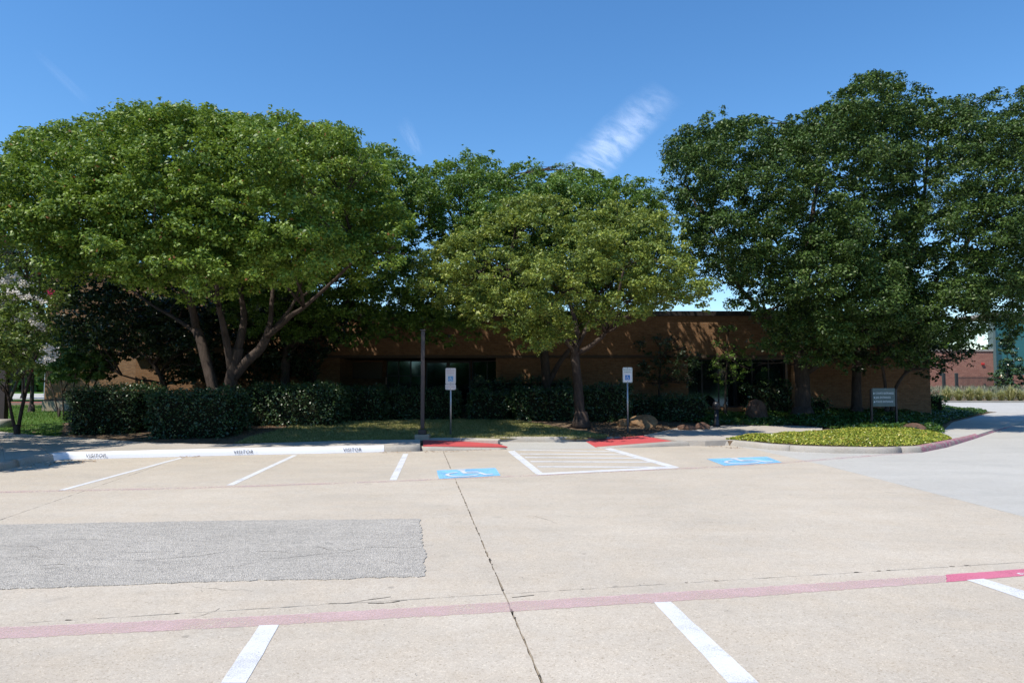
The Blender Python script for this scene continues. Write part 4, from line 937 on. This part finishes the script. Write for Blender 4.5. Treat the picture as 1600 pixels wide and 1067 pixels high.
# lamp post at far left
b = G(4, 669, 0.14); lq = tag(empty('lamp_post', (b.x, b.y, T(b.x, b.y))), 'dark lamp post with thin grey edge on round concrete base at the left edge', 'lamp post')
BM().tube([(0, 0, -0.1), (0, 0, 0.2), (0, 0, 0.27)], [0.30, 0.30, 0.26], 20).build('concrete_base', M['kerb'], lq)
BM().box(-0.10, 0.10, -0.10, 0.10, 0.271, 6.2, 0.01).build('shaft', M['bronze'], lq); BM().box(-0.30, 0.9, -0.16, 0.16, 6.202, 6.36, 0.03).build('lamp_head', M['bronze'], lq)

# ------------------------------------------------------------------ trees
def A(pts, Y, dy=0.0): return [at(x, y, Y + dy * i / max(1, len(pts) - 1)) for i, (x, y) in enumerate(pts)]
# 1. big forked tree, left
Yt = 21.3; b0 = (X(356, Yt), Yt, T(X(356, Yt), Yt))
out1 = [(-70, 300), (-30, 262), (0, 255), (22, 212), (50, 205), (80, 188), (110, 190), (140, 172), (185, 170), (218, 156), (262, 160), (300, 157), (340, 162), (374, 146), (400, 162), (450, 172), (505, 185), (548, 206), (585, 240), (615, 270), (636, 310), (650, 350), (645, 400), (620, 425), (590, 440), (560, 462), (520, 455), (480, 470), (440, 462), (400, 478), (350, 470), (300, 482), (250, 462), (200, 455), (150, 440), (110, 425), (60, 420), (20, 395), (-30, 380), (-80, 350)]
lob1 = crown_lobes(out1, 20.7, 5.0, 0.5, 1.15, 430, 1, 0.45)
_r = np.random.default_rng(101); _cm = np.array([0, 0, CAMH])
lob1 = [((_cm + (c - _cm) * (_r.uniform(18.6, 20.4) / c[1])), q) if (c[0] > -4.6 and c[1] < 18.2) else (c, q) for c, q in lob1]
for _i in range(26):                                               # low boughs reaching forward over the walk
    _px, _Y = 100 + _i * 14.5, _r.uniform(15.4, 17.2); lob1.append((np.array(at(_px, _r.uniform(372, 436), _Y)), _r.uniform(0.5, 0.8)))
def _shade_y(c): return c[1] + c[2] * 0.388 - (15.5 + (c[0] + c[2] * 0.494 + 9) * 0.2)
lob1 = [(c, q) for c, q in lob1 if _shade_y(c) - q * 0.9 > 0.55 or c[0] < -10.5]
st1 = [(A([(356, 676), (357, 640), (360, 600), (368, 570), (372, 545)], Yt), 0.29, 0.20),
       (A([(345, 672), (338, 625), (325, 575), (315, 535), (307, 515)], Yt, 0.6), 0.22, 0.17),
       (A([(307, 515), (300, 480), (290, 455), (270, 425), (240, 380)], Yt + .6, -1), 0.16, 0.06),
       (A([(310, 522), (290, 508), (265, 492), (235, 475), (190, 440)], Yt + .6, 1), 0.10, 0.04),
       (A([(362, 580), (356, 545), (348, 505), (342, 480), (338, 440), (330, 360)], Yt, -0.8), 0.16, 0.05),
       (A([(369, 555), (378, 520), (381, 490), (376, 455), (380, 400), (385, 320)], Yt, 0.8), 0.17, 0.05),
       (A([(364, 590), (385, 565), (404, 548), (416, 528), (422, 510)], Yt, -0.3), 0.19, 0.14),
       (A([(422, 512), (424, 480), (426, 455), (428, 420), (440, 340)], Yt - .3, 0.5), 0.10, 0.04),
       (A([(418, 525), (440, 507), (456, 492), (475, 480), (520, 440), (560, 400)], Yt - .3, -1.0), 0.12, 0.04),
       (A([(430, 512), (448, 490), (460, 470), (472, 440), (490, 400)], Yt - .3, 0.6), 0.08, 0.03)]
tree('oak_tree', 'large bright green tree with a forked trunk rising through the left hedge', b0, st1, lob1, 0.098, 11.5, M['leaf_left'], M['bark_l'], 'trees in front of the brick building', branch_n=70)
# 2. pale centre tree
Yc = 22.4; b0 = (X(906, Yc), Yc, T(X(906, Yc), Yc))
out2 = [(672, 380), (700, 355), (735, 345), (765, 325), (800, 300), (840, 288), (880, 300), (930, 312), (975, 315), (1020, 318), (1055, 335), (1072, 375), (1088, 410), (1100, 440), (1116, 480), (1105, 500), (1080, 500), (1050, 495), (1010, 510), (975, 500), (940, 520), (905, 530), (870, 540), (845, 560), (800, 545), (760, 535), (735, 520), (705, 495), (675, 480), (652, 440), (650, 400)]
lob2 = crown_lobes(out2, 21.9, 3.4, 0.38, 0.8, 320, 2, 0.55)
for _i in range(7): lob2.append((np.array(at(775 + _i * 30, _r.uniform(405, 452), _r.uniform(17.3, 18.6))), _r.uniform(0.38, 0.6)))
st2 = [(A([(908, 660), (905, 630), (903, 600), (899, 565), (898, 540)], Yc), 0.20, 0.16),
       (A([(900, 552), (916, 545), (932, 533), (946, 520), (952, 495), (965, 462), (975, 420)], Yc, -0.8), 0.10, 0.04),
       (A([(898, 550), (885, 535), (870, 518), (850, 500), (826, 480), (790, 440)], Yc, -0.6), 0.10, 0.03),
       (A([(898, 545), (900, 510), (890, 470), (880, 420), (870, 360)], Yc, 0.5), 0.12, 0.04),
       (A([(899, 548), (915, 515), (930, 470), (925, 400), (940, 350)], Yc, 0.9), 0.09, 0.03)]
tree('oak_tree', 'pale yellow green tree in the middle with slim bare trunk', b0, st2, lob2, 0.088, 16, M['leaf_mid'], M['bark_l'], 'trees in front of the brick building', branch_n=60, k=14, spread=0.14)
# 3. tree behind it
Yb = 26.3; b0 = (X(853, Yb), Yb, T(X(853, Yb), Yb))
out3 = [(600, 300), (640, 285), (665, 262), (690, 250), (712, 240), (738, 216), (760, 240), (790, 250), (830, 252), (860, 248), (900, 250), (930, 262), (950, 275), (985, 270), (1010, 282), (1040, 310), (1050, 350), (1040, 400), (980, 470), (900, 520), (800, 520), (720, 470), (690, 400), (660, 360), (625, 345)]
lob3 = crown_lobes(out3, 25.6, 3.2, 0.5, 1.0, 260, 3)
st3 = [(A([(855, 640), (854, 600), (852, 570), (850, 545)], Yb), 0.22, 0.19),
       (A([(857, 600), (872, 570), (888, 548), (905, 520), (940, 440), (960, 360)], Yb, 0.5), 0.13, 0.05),
       (A([(850, 548), (840, 500), (820, 440), (800, 360), (780, 290)], Yb), 0.15, 0.04), (A([(851, 555), (825, 520), (780, 470), (730, 400)], Yb, -.5), 0.10, 0.04)]
tree('oak_tree', 'rich green tree behind the pale one with dark leaning trunk', b0, st3, lob3, 0.10, 11, M['leaf_back'], M['bark_d'], 'trees in front of the brick building', branch_n=40)
# 4. tree filling between left and centre (behind the left tree)
Yd = 27.3; b0 = (X(448, 26.0), 26.0, T(X(448, 26.0), 26.0))
out4 = [(540, 260), (570, 235), (600, 222), (628, 218), (645, 248), (668, 262), (690, 300), (705, 340), (712, 372), (668, 388), (662, 410), (705, 425), (765, 455), (775, 490), (745, 540), (620, 540), (540, 545), (450, 540), (380, 530), (330, 500), (330, 420), (430, 360), (520, 330)]
lob4 = crown_lobes(out4, 25.6, 2.8, 0.4, 0.9, 330, 4)
_r = np.random.default_rng(88)
for _i in range(26): lob4.append((np.array(at(_r.uniform(600, 720), _r.uniform(400, 500), _r.uniform(23.5, 26))), _r.uniform(0.35, 0.6)))
st4 = [(A([(446, 650), (445, 600), (447, 560), (455, 520)], 26.0), 0.22, 0.17), (A([(450, 545), (480, 515), (510, 495), (560, 450), (590, 360)], 26, 0.6), 0.13, 0.05), (A([(455, 522), (460, 460), (500, 400), (560, 320), (610, 260)], 26, 1), 0.13, 0.05)]
tree('oak_tree', 'dark shaded tree behind the forked one, reaching the gap at its right', b0, st4, lob4, 0.11, 9, M['leaf_back'], M['bark_d'], 'trees in front of the brick building', branch_n=34)
# 5. dark understorey tree near the left wing
b0 = (X(225, 25.5), 25.5, T(X(225, 25.5), 25.5))
out5 = [(-60, 380), (0, 350), (60, 380), (110, 400), (160, 415), (230, 430), (300, 440), (330, 480), (330, 560), (300, 600), (270, 575), (240, 560), (200, 570), (178, 560), (120, 560), (80, 540), (40, 500), (0, 460), (-60, 440)]
lob5 = crown_lobes(out5, 25.3, 2.2, 0.35, 0.8, 230, 5)
_r = np.random.default_rng(99)
for _i in range(40): lob5.append((np.array(at(_r.uniform(110, 330), _r.uniform(470, 590), _r.uniform(25, 27.5))), _r.uniform(0.3, 0.55)))
st5 = [(A([(262, 650), (258, 610), (250, 585), (232, 560)], 25.5), 0.13, 0.09), (A([(255, 600), (235, 595), (215, 593), (190, 586)], 25.5, -0.5), 0.06, 0.03), (A([(235, 565), (200, 530), (150, 480), (90, 430)], 25.5, -0.5), 0.09, 0.03), (A([(240, 570), (270, 520), (290, 470)], 25.5), 0.08, 0.03)]
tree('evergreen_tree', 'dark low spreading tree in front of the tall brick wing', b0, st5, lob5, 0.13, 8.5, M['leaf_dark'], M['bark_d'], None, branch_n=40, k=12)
# 5b. added dense dark trees, standing in for deep shade around the forked trunk
for k_, (px_, lab_) in enumerate(((330, 'dark dense tree added to deepen the shade behind the left of the forked trunk'), (490, 'dark dense tree added to deepen the shade between the forked trunk and the plaque'))):
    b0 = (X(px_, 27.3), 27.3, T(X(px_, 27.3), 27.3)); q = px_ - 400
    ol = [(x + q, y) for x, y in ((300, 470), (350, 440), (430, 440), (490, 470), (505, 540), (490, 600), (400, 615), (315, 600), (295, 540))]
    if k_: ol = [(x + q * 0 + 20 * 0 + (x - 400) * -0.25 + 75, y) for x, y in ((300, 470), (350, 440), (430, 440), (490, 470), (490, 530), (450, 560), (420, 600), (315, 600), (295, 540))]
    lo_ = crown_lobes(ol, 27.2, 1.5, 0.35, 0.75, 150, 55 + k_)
    tree('shade_fill_tree', lab_, b0, [(A([(px_, 650), (px_ + 2, 600), (px_ - 2, 520)], 27.3), 0.10, 0.06)], lo_, 0.12, 9, M['leaf_dark'], M['bark_d'], None, branch_n=20, k=11)
# 6. live oak, thick trunk
Yo = 26.6; b0 = (X(1254, Yo), Yo, T(X(1254, Yo), Yo))
out6 = [(1032, 260), (1040, 222), (1062, 196), (1090, 178), (1135, 172), (1165, 182), (1200, 175), (1225, 190), (1245, 165), (1285, 150), (1300, 125), (1345, 118), (1375, 112), (1410, 130), (1430, 200), (1445, 300), (1440, 420), (1420, 520), (1380, 545), (1330, 545), (1290, 560), (1250, 545), (1215, 530), (1175, 500), (1140, 478), (1105, 455), (1075, 420), (1060, 380), (1050, 330)]
lob6 = crown_lobes(out6, 25.6, 4.4, 0.5, 1.1, 390, 6, 0.6)
_r = np.random.default_rng(66)
for _i in range(46): lob6.append((np.array(at(_r.uniform(1180, 1460), _r.uniform(515, 572), _r.uniform(23.5, 26.5))), _r.uniform(0.35, 0.6)))
st6 = [(A([(1254, 650), (1254, 610), (1252, 575), (1250, 548)], Yo), 0.34, 0.29),
       (A([(1250, 555), (1225, 520), (1195, 490), (1150, 440), (1110, 350)], Yo, -0.8), 0.17, 0.05), (A([(1251, 550), (1255, 500), (1262, 430), (1270, 330), (1290, 220)], Yo), 0.22, 0.06),
       (A([(1256, 585), (1290, 562), (1315, 553), (1345, 530), (1390, 480), (1430, 400)], Yo, -1.0), 0.15, 0.05), (A([(1252, 555), (1290, 500), (1330, 420), (1350, 300)], Yo, 1), 0.14, 0.05)]
tree('live_oak', 'huge dark live oak with the thickest trunk, right of the boulder', b0, st6, lob6, 0.10, 8.8, M['leaf_live'], M['bark_d'], 'live oaks on the right', branch_n=70, k=15)
# 7. second live oak, right
Yo = 29.0 - 3.2; b0 = (X(1339, 27.6), 27.6, T(X(1339, 27.6), 27.6))
out7 = [(1395, 180), (1418, 132), (1440, 120), (1462, 148), (1495, 158), (1520, 150), (1552, 143), (1590, 138), (1640, 150), (1700, 170), (1760, 230), (1780, 330), (1760, 440), (1700, 510), (1640, 535), (1600, 524), (1560, 526), (1530, 530), (1480, 548), (1430, 570), (1390, 560), (1400, 350)]
lob7 = crown_lobes(out7, 25.6, 4.3, 0.5, 1.1, 310, 7)
_r = np.random.default_rng(77)
for _i in range(30): lob7.append((np.array(at(_r.uniform(1480, 1600), _r.uniform(500, 541), _r.uniform(23.5, 26.5))), _r.uniform(0.3, 0.5)))
st7 = [(A([(1339, 650), (1338, 600), (1340, 560), (1345, 530)], 27.6), 0.22, 0.18), (A([(1342, 545), (1400, 500), (1470, 430), (1550, 330)], 27.6, -1.2), 0.16, 0.06), (A([(1345, 532), (1400, 440), (1440, 330), (1450, 220)], 27.6, -1), 0.14, 0.05), (A([(1400, 500), (1500, 470), (1600, 440), (1680, 400)], 27, -1), 0.12, 0.04)]
tree('live_oak', 'dark live oak whose crown runs off the right edge above the drive', b0, st7, lob7, 0.10, 8.4, M['leaf_live'], M['bark_d'], 'live oaks on the right', branch_n=60, k=15)
# 8. low dark tree at the corner, drooping boughs over the drive
b0 = (X(1400, 27.0), 27.0, T(X(1400, 27.0), 27.0))
out8 = [(1350, 500), (1400, 470), (1460, 470), (1500, 500), (1515, 540), (1530, 575), (1505, 592), (1480, 580), (1465, 600), (1440, 600), (1420, 580), (1390, 560), (1360, 560)]
out8 = [(1290, 530), (1320, 500), (1350, 500)] + out8[1:-1] + [(1360, 590), (1320, 585)]
lob8 = crown_lobes(out8, 27.2, 1.5, 0.3, 0.7, 130, 8)
st8 = [(A([(1386, 650), (1384, 610), (1378, 570), (1368, 530)], 27), 0.08, 0.05), (A([(1392, 650), (1400, 605), (1420, 580), (1450, 575), (1490, 560)], 27, -.4), 0.08, 0.03), (A([(1400, 605), (1420, 570), (1440, 520)], 27, -.4), 0.06, 0.03)]
tree('evergreen_tree', 'low dark tree with drooping boughs at the building corner behind the entrance sign', b0, st8, lob8, 0.10, 9.5, M['leaf_dark'], M['bark_l'], None, branch_n=30, k=12, hang=0.8)
hedge('rounded_shrub', 'yellowish shrub at the brick corner beside the far grasses', X(1452, 31), X(1480, 31), 31, 1.0, 1.15, 0.10, 170, 'leaf_back', lump=0.3, cat='shrub')
# 9. slim conifer in front of the windows
b0 = (X(1133, 27.6), 27.6, T(X(1133, 27.6), 27.6))
lob9 = crown_lobes([(1130, 500), (1150, 508), (1168, 520), (1150, 535), (1172, 550), (1178, 570), (1165, 600), (1120, 605), (1100, 590), (1112, 560), (1106, 540), (1120, 520)], 27.6, 0.8, 0.18, 0.42, 46, 9)
tree('small_tree', 'slim wispy tree in front of the dark windows on the right', b0, [(A([(1133, 645), (1134, 600), (1136, 560), (1138, 515)], 27.6), 0.05, 0.02)], lob9, 0.085, 14, M['leaf_back'], M['bark_d'], None, branch_n=20, k=8, spread=0.15)
# dark shrub tree between the pale trunk and the windows
b0 = (X(1030, 28.0), 28.0, T(X(1030, 28.0), 28.0))
lob10 = crown_lobes([(985, 540), (1010, 520), (1050, 520), (1090, 535), (1100, 570), (1085, 610), (1030, 615), (995, 600)], 28.0, 0.7, 0.3, 0.55, 40, 10)
tree('small_tree', 'dark bushy tree against the brick right of the right parking sign', b0, [(A([(1030, 645), (1030, 600), (1033, 560)], 28), 0.06, 0.03)], lob10, 0.095, 11, M['leaf_dark'], M['bark_d'], None, branch_n=14, k=10)
# 10. crape myrtles
def blossom(parent, pts, m, n, spread=0.09, size=0.05):
    P = np.repeat(np.array(pts), n, axis=0); P = P + RNG.normal(size=P.shape) * spread * np.array([1.2, 1, 0.7])
    link('blossom', leaf_mesh('blossom', P, unit(RNG.normal(size=P.shape)), size, size * 0.8), m, parent)
b0v = Vector((-14.9, 17.4, T(-14.9, 21.6)))
out = [(-300, 470), (-260, 420), (-180, 395), (-90, 390), (-30, 410), (30, 428), (58, 445), (70, 480), (82, 520), (70, 560), (40, 585), (0, 600), (-80, 600), (-200, 590), (-290, 540)]
lobm = crown_lobes(out, 17.6, 2.4, 0.3, 0.7, 150, 12)
mt = tree('crape_myrtle', 'white flowering crape myrtle at the left edge of the frame', tuple(b0v), [([b0v, b0v + Vector((0.2, 0.1, 1.0)), b0v + Vector((0.8, 0.2, 2.2))], 0.07, 0.04), ([b0v, b0v + Vector((-0.3, 0, 1.2)), b0v + Vector((-0.9, 0.3, 2.5))], 0.06, 0.03), ([b0v, b0v + Vector((0.1, -0.4, 1.2)), b0v + Vector((0.1, -1, 2.5))], 0.06, 0.03)], lobm, 0.08, 27, M['leaf_myrtle'], M['bark_l'], None, branch_n=40, k=14, spread=0.12)
blossom(mt, [Vector(at(x, y, 15.6 + random.uniform(0, 1.4))) - b0v for x, y in ((3, 440), (12, 437), (20, 432), (30, 440), (38, 443), (6, 458), (22, 456), (34, 462), (42, 464), (35, 490), (45, 492), (50, 498), (57, 505), (66, 510), (70, 515), (72, 543), (78, 548), (82, 554), (74, 560), (70, 563), (48, 540), (40, 542), (3, 512), (8, 520), (15, 470), (25, 500), (5, 480), (62, 470))], M['petal_white'], 44, 0.06, 0.06)
b0v = Vector((X(8, 20), 20.6, T(-14.6, 21.6) - 0.05))
lobm = crown_lobes([(-120, 380), (-40, 345), (20, 352), (55, 380), (90, 420), (110, 460), (100, 520), (75, 590), (30, 610), (-40, 600), (-120, 560)], 20.6, 1.6, 0.35, 0.7, 100, 13)
mp = tree('crape_myrtle', 'pink flowering crape myrtle behind the white one', tuple(b0v), [([b0v, b0v + Vector((0.1, 0.1, 1.1)), b0v + Vector((0.4, 0.2, 2.6))], 0.07, 0.04), ([b0v, b0v + Vector((-0.3, 0, 1.2)), b0v + Vector((-0.7, 0.3, 2.8))], 0.06, 0.03)], lobm, 0.075, 12, M['leaf_myrtle'], M['bark_l'], None, branch_n=30, k=12)
blossom(mp, [Vector(at(x, y, 18.9)) - b0v for x, y in ((3, 376), (8, 372), (14, 368), (18, 364), (25, 364), (28, 361), (4, 372), (12, 364))], M['petal_pink'], 26, 0.075, 0.05)
blossom(mp, [Vector(at(x, y, 18.9)) - b0v for x, y in ((77, 456), (80, 458), (46, 578))], M['petal_pink'], 22, 0.05, 0.05)
# feathery shrub-tree beside the wing
b0v = Vector((X(108, 26.5), 26.5, T(X(108, 26.5), 26.5)))
lobm = crown_lobes([(48, 575), (75, 545), (95, 520), (130, 510), (165, 520), (180, 550), (185, 585), (150, 600), (100, 602), (60, 600)], 26.5, 1.2, 0.3, 0.6, 60, 14)
tree('feathery_tree', 'soft feathery green tree with many thin stems beside the wing corner', tuple(b0v), [([b0v + Vector((dx, 0, 0)), b0v + Vector((dx * 1.8, 0, 0.9)), b0v + Vector((dx * 3, 0, 1.9))], 0.035, 0.02) for dx in (-0.3, -0.12, 0.1, 0.3, 0.45)], lobm, 0.13, 70, M['leaf_feather'], M['bark_d'], None, branch_n=24, k=16, W=0.22, rnd=1.1)
# trees on the side lawn and beyond the street
def simple_tree(name, label, x, y, h, cr, r0, m, seed, n=34, leaf=0.22, dens=5, group='trees beyond the side lawn', lean=0.0, low=0.45):
    z = T(x, y) if y < 40 and -34 < x < 34 else -0.1; random.seed(seed); rg = np.random.default_rng(seed); L = []
    for _ in range(n):
        d = rg.normal(size=3); d /= np.linalg.norm(d); rr = rg.random() ** 0.5
        L.append((np.array([x + d[0] * cr * rr, y + d[1] * cr * rr, z + h * (0.5 + low / 2) + d[2] * h * (1 - low) * 0.42 * rr]), cr * rg.uniform(0.22, 0.36)))
    B = Vector((x, y, z)); st = [([B, B + Vector((lean, 0, h * 0.25)), B + Vector((lean * 1.5, 0, h * low + 0.5))], r0, r0 * 0.6)]
    for k in range(3): a = rg.uniform(0, math.tau); st.append(([B + Vector((lean, 0, h * 0.25)), B + Vector((lean + math.cos(a) * cr * 0.3, math.sin(a) * cr * 0.3, h * 0.45)), B + Vector((lean + math.cos(a) * cr * 0.6, math.sin(a) * cr * 0.6, h * 0.7))], r0 * 0.5, r0 * 0.2))
    return tree(name, label, tuple(B), st, L, leaf, dens, m, M['bark_d'], group, branch_n=12, k=10, spread=0.3)
simple_tree('lawn_tree', 'multi stemmed tree on the side lawn left of the wing corner', X(52, 31), 31, 4.6, 1.7, 0.11, M['leaf_dark'], 31, 30, 0.12, 9, 'trees on the side lawn')
simple_tree('lawn_tree', 'slender leaning tree on the side lawn by the lamp post', X(12, 36), 36, 5.2, 1.9, 0.10, M['leaf_dark'], 32, 30, 0.13, 8, 'trees on the side lawn', 0.5)
for i, (px, y, h, cr, lab) in enumerate(((-20, 60, 8, 4.5, 'broad dark tree beyond the path at the left edge'), (17, 66, 7, 3.6, 'street tree just right of the lamp post beyond the path'), (38, 74, 7.5, 3.5, 'street tree beyond the road behind the leaning tree'), (74, 90, 8, 4.5, 'farthest street tree next to the wing corner'))):
    simple_tree('street_tree', lab, X(px, y), y, h, cr, 0.22, M['leaf_back'], 40 + i, 26, 0.36, 1.3)
sp = tag(empty('sign_post', (X(73, 80), 80, -0.1)), 'thin distant grey post beyond the road next to the wing corner', 'post')
BM().box(-0.12, 0.12, -0.12, 0.12, 0, 3.0).build('shaft', M['galv'], sp)
simple_tree('lawn_tree', 'tree just outside the left edge shading the kerb', -13.9, 12.4, 5.2, 2.8, 0.12, M['leaf_back'], 38, 80, 0.17, 6.0, None)
# distant tree line behind the setting on both sides
def treeline(label, x0, x1, y, h, n, seed):
    rg = np.random.default_rng(seed); L = [(np.array([rg.uniform(x0, x1), y + rg.uniform(-3, 3), h * rg.uniform(0.02, 0.7)]), h * rg.uniform(0.2, 0.33)) for _ in range(n)]
    o = crown('tree_belt', L, 2.0, 0.10, M['leaf_back'], None, k=10, spread=0.9); tag(o, label, 'trees', None, 'stuff')
treeline('distant belt of trees beyond the street at left', -125, -62, 130, 11, 190, 50)
def added_belt(label, p, q, h, n, seed):  # added out-of-view trees that block the bright horizon sky
    rg = np.random.default_rng(seed); L = []
    for i in range(n):
        t = rg.random(); x = p[0] + (q[0] - p[0]) * t; y = p[1] + (q[1] - p[1]) * t
        if y < -30 and -24 < x < -10 and rg.random() < 0.8: continue  # opening shaped so the entrance window mirrors some sky
        L.append((np.array([x + rg.uniform(-3, 3), y + rg.uniform(-3, 3), h * rg.uniform(0.08, 0.85) * (0.8 + 0.2 * math.sin(t * 40))]), h * rg.uniform(0.14, 0.22)))
    tag(crown('tree_belt', L, 2.0, 0.018, M['leaf_back'], None, k=12, spread=0.6, outc=(L[0][0][0] * 0, 60, 0)), label, 'trees', None, 'stuff')
added_belt('unseen belt of trees added behind the car park to dim horizon light and window reflections', (-75, -38), (75, -44), 13, 260, 52)
added_belt('unseen belt of trees added at the far left side to block horizon light', (-60, -34), (-48, 16), 11, 90, 53)
added_belt('unseen belt of trees added at the far right side to block horizon light', (62, -36), (66, 30), 11, 100, 54)
treeline('distant trees seen over the red brick building', 60, 150, 110, 10, 60, 51)

# magnolia by the far hall
b0 = Vector((X(1574, 66), 66, -0.05)); L = []
rg = np.random.default_rng(61)
for k in range(60):
    t = rg.random(); a = rg.uniform(0, math.tau); r = 1.55 * (1 - t * 0.75) * rg.uniform(0.4, 1); L.append((np.array([b0.x + math.cos(a) * r, b0.y + math.sin(a) * r, 0.7 + t * 4.9]), rg.uniform(0.3, 0.6)))
tree('magnolia_tree', 'dark cone shaped magnolia in front of the green glass bay', tuple(b0), [([b0, b0 + Vector((0, 0, 2)), b0 + Vector((0, 0, 5))], 0.12, 0.03)], L, 0.22, 10, M['leaf_magnolia'], M['bark_d'], None, branch_n=20, k=9, spread=0.16)
# ornamental grasses
def tuft_mesh(n, h, spread, w, seed, droop=0.6):
    rg = np.random.default_rng(seed); a = rg.uniform(0, math.tau, n); r = np.abs(rg.normal(0, spread, n)); hh = h * rg.uniform(0.6, 1.1, n)
    b = np.stack([np.cos(a) * 0.1, np.sin(a) * 0.1, np.zeros(n)], 1); m1 = np.stack([np.cos(a) * r * 0.5, np.sin(a) * r * 0.5, hh * 0.65], 1); tp = np.stack([np.cos(a) * r * 1.3, np.sin(a) * r * 1.3, hh * (1 - droop * r)], 1)
    s = np.stack([-np.sin(a), np.cos(a), np.zeros(n)], 1) * w; V = np.empty((n, 5, 3)); V[:, 0] = b - s; V[:, 1] = b + s; V[:, 2] = m1 + s; V[:, 3] = m1 - s; V[:, 4] = tp
    q = np.arange(n)[:, None] * 5; F = np.concatenate([q + np.array([[0, 1, 2]]), q + np.array([[0, 2, 3]]), q + np.array([[3, 2, 4]])])
    me = mesh_np('grass_clump', V.reshape(-1, 3), F); t = me.attributes.new('tint', 'FLOAT', 'FACE'); t.data.foreach_set('value', np.tile(rg.random(n), 3).astype(np.float32)); return me
tms = [tuft_mesh(420, 1.15, 0.42, 0.016, 70 + i) for i in range(3)]
for m_ in tms: m_.materials.append(M['blade_pale'])
GL = ['leftmost pale grass clump beyond the drive, by the shrub at the brick corner', 'second pale grass clump from the left beyond the drive', 'pale grass clump below the left end of the red brick wall', 'pale grass clump below the red alarm bell on the brick wall', 'pale grass clump below the right end of the red brick wall', 'pale grass clump at the left foot of the magnolia', 'pale grass clump straight below the magnolia', 'rightmost pale grass clump in the picture, past the magnolia'] + ['pale grass clump just past the right edge of the picture', 'pale grass clump second past the right edge', 'pale grass clump last of the row at far right']
for k, px in enumerate((1478, 1496, 1513, 1528, 1543, 1562, 1577, 1592, 1612, 1632, 1655)):
    o = link('grass_clump', tms[k % 3]); yy = 58.9 + random.uniform(-.2, .3); o.location = (X(px, yy), yy, 0.05); o.rotation_euler = (0, 0, random.uniform(0, 6)); sc = random.uniform(0.85, 1.2); o.scale = (sc, sc, sc * random.uniform(0.9, 1.1))
    tag(o, GL[k], 'grass clump', 'ornamental grass clumps beyond the drive')
gsheet('grass_bed', [(10, 58.01), (90, 58.01), (90, 71.9), (10, 71.9)], M['soil'], 0.1, 0.2)
Vb = []; P = np.column_stack([RNG.uniform(32, 64, 16000), RNG.uniform(60, 68, 16000)])
me = leaf_mesh('grass_mass', np.column_stack([P, RNG.uniform(0.1, 1.25, len(P))]), np.tile([0, 0, 1.0], (len(P), 1)), 0.5, 0.03, 0.0, 0.1, 1.0, None, -2.5)
tag(link('grass_mass', me, M['blade_grey']), 'grey green mass of grasses behind the pale clumps', 'grass', None, 'stuff')

# ------------------------------------------------------------------ cirrus in the sky (thin high sheets)
def cirrus(name, c4, alt, dens, nu, nv, seed, sc):
    P = [G(x, y, alt) for x, y in c4]; V = []; F = []; uv = []
    n = 12
    for j in range(n + 1):
        for i in range(n + 1):
            a, b = i / n, j / n; p = (P[0] * (1 - a) + P[1] * a) * (1 - b) + (P[3] * (1 - a) + P[2] * a) * b; V.append(tuple(p)); uv.append((a, b))
    for j in range(n):
        for i in range(n): q = j * (n + 1) + i; F.append((q, q + 1, q + n + 2, q + n + 1))
    me = mesh_np(name, V, F, True); u = me.uv_layers.new(name='UVMap')
    for l in me.loops: u.data[l.index].uv = uv[l.vertex_index]
    t = NT(name + '_vapour'); u_ = t.n('ShaderNodeUVMap').outputs[0]; s = t.n('ShaderNodeSeparateXYZ'); t.l(u_, s.inputs[0])
    def bell(x, p): # 4x(1-x)
        k = t.math('MULTIPLY', t.math('MULTIPLY', x, t.math('SUBTRACT', 1.0, x)), 4.0, True); return t.math('POWER', k, p)
    wv = t.noise(2.2, 3, 0.5, u_)
    vv = t.math('ADD', s.outputs[1], t.math('MULTIPLY', t.math('SUBTRACT', wv, 0.5), 0.35))
    f = t.math('MULTIPLY', bell(s.outputs[0], 0.9), bell(vv, 1.6))
    ns = t.noise(1.0, 6, 0.6, t.mapping((nu, nv, 1), (0, 0, math.radians(sc)), u_), 0.4); ns = t.ramp(ns, [(0.32, 0.12), (0.75, 1.0)])
    a_ = t.math('MULTIPLY', t.math('MULTIPLY', f, ns), dens, True)
    d = t.n('ShaderNodeBsdfTranslucent'); d.inputs['Color'].default_value = (0.95, 0.95, 0.95, 1); df = t.n('ShaderNodeBsdfDiffuse'); df.inputs['Color'].default_value = (0.95, 0.95, 0.95, 1)
    ad = t.n('ShaderNodeAddShader'); t.l(d.outputs[0], ad.inputs[0]); t.l(df.outputs[0], ad.inputs[1])
    ms = t.n('ShaderNodeMixShader'); t.l(a_, ms.inputs[0]); t.l(t.n('ShaderNodeBsdfTransparent').outputs[0], ms.inputs[1]); t.l(ad.outputs[0], ms.inputs[2])
    o = link(name, me, t.done(ms.outputs[0])); tag(o, kind='structure')
cirrus('cirrus_cloud', ((850, 262), (1015, 120), (1075, 160), (935, 300)), 2600, 0.34, 16, 2.2, 1, 12)
cirrus('cirrus_wisp', ((612, 190), (640, 180), (668, 245), (650, 250)), 2600, 0.09, 5, 3, 2, 0)
cirrus('contrail', ((40, 80), (56, 72), (150, 160), (138, 172)), 2600, 0.05, 4, 1, 3, 0)
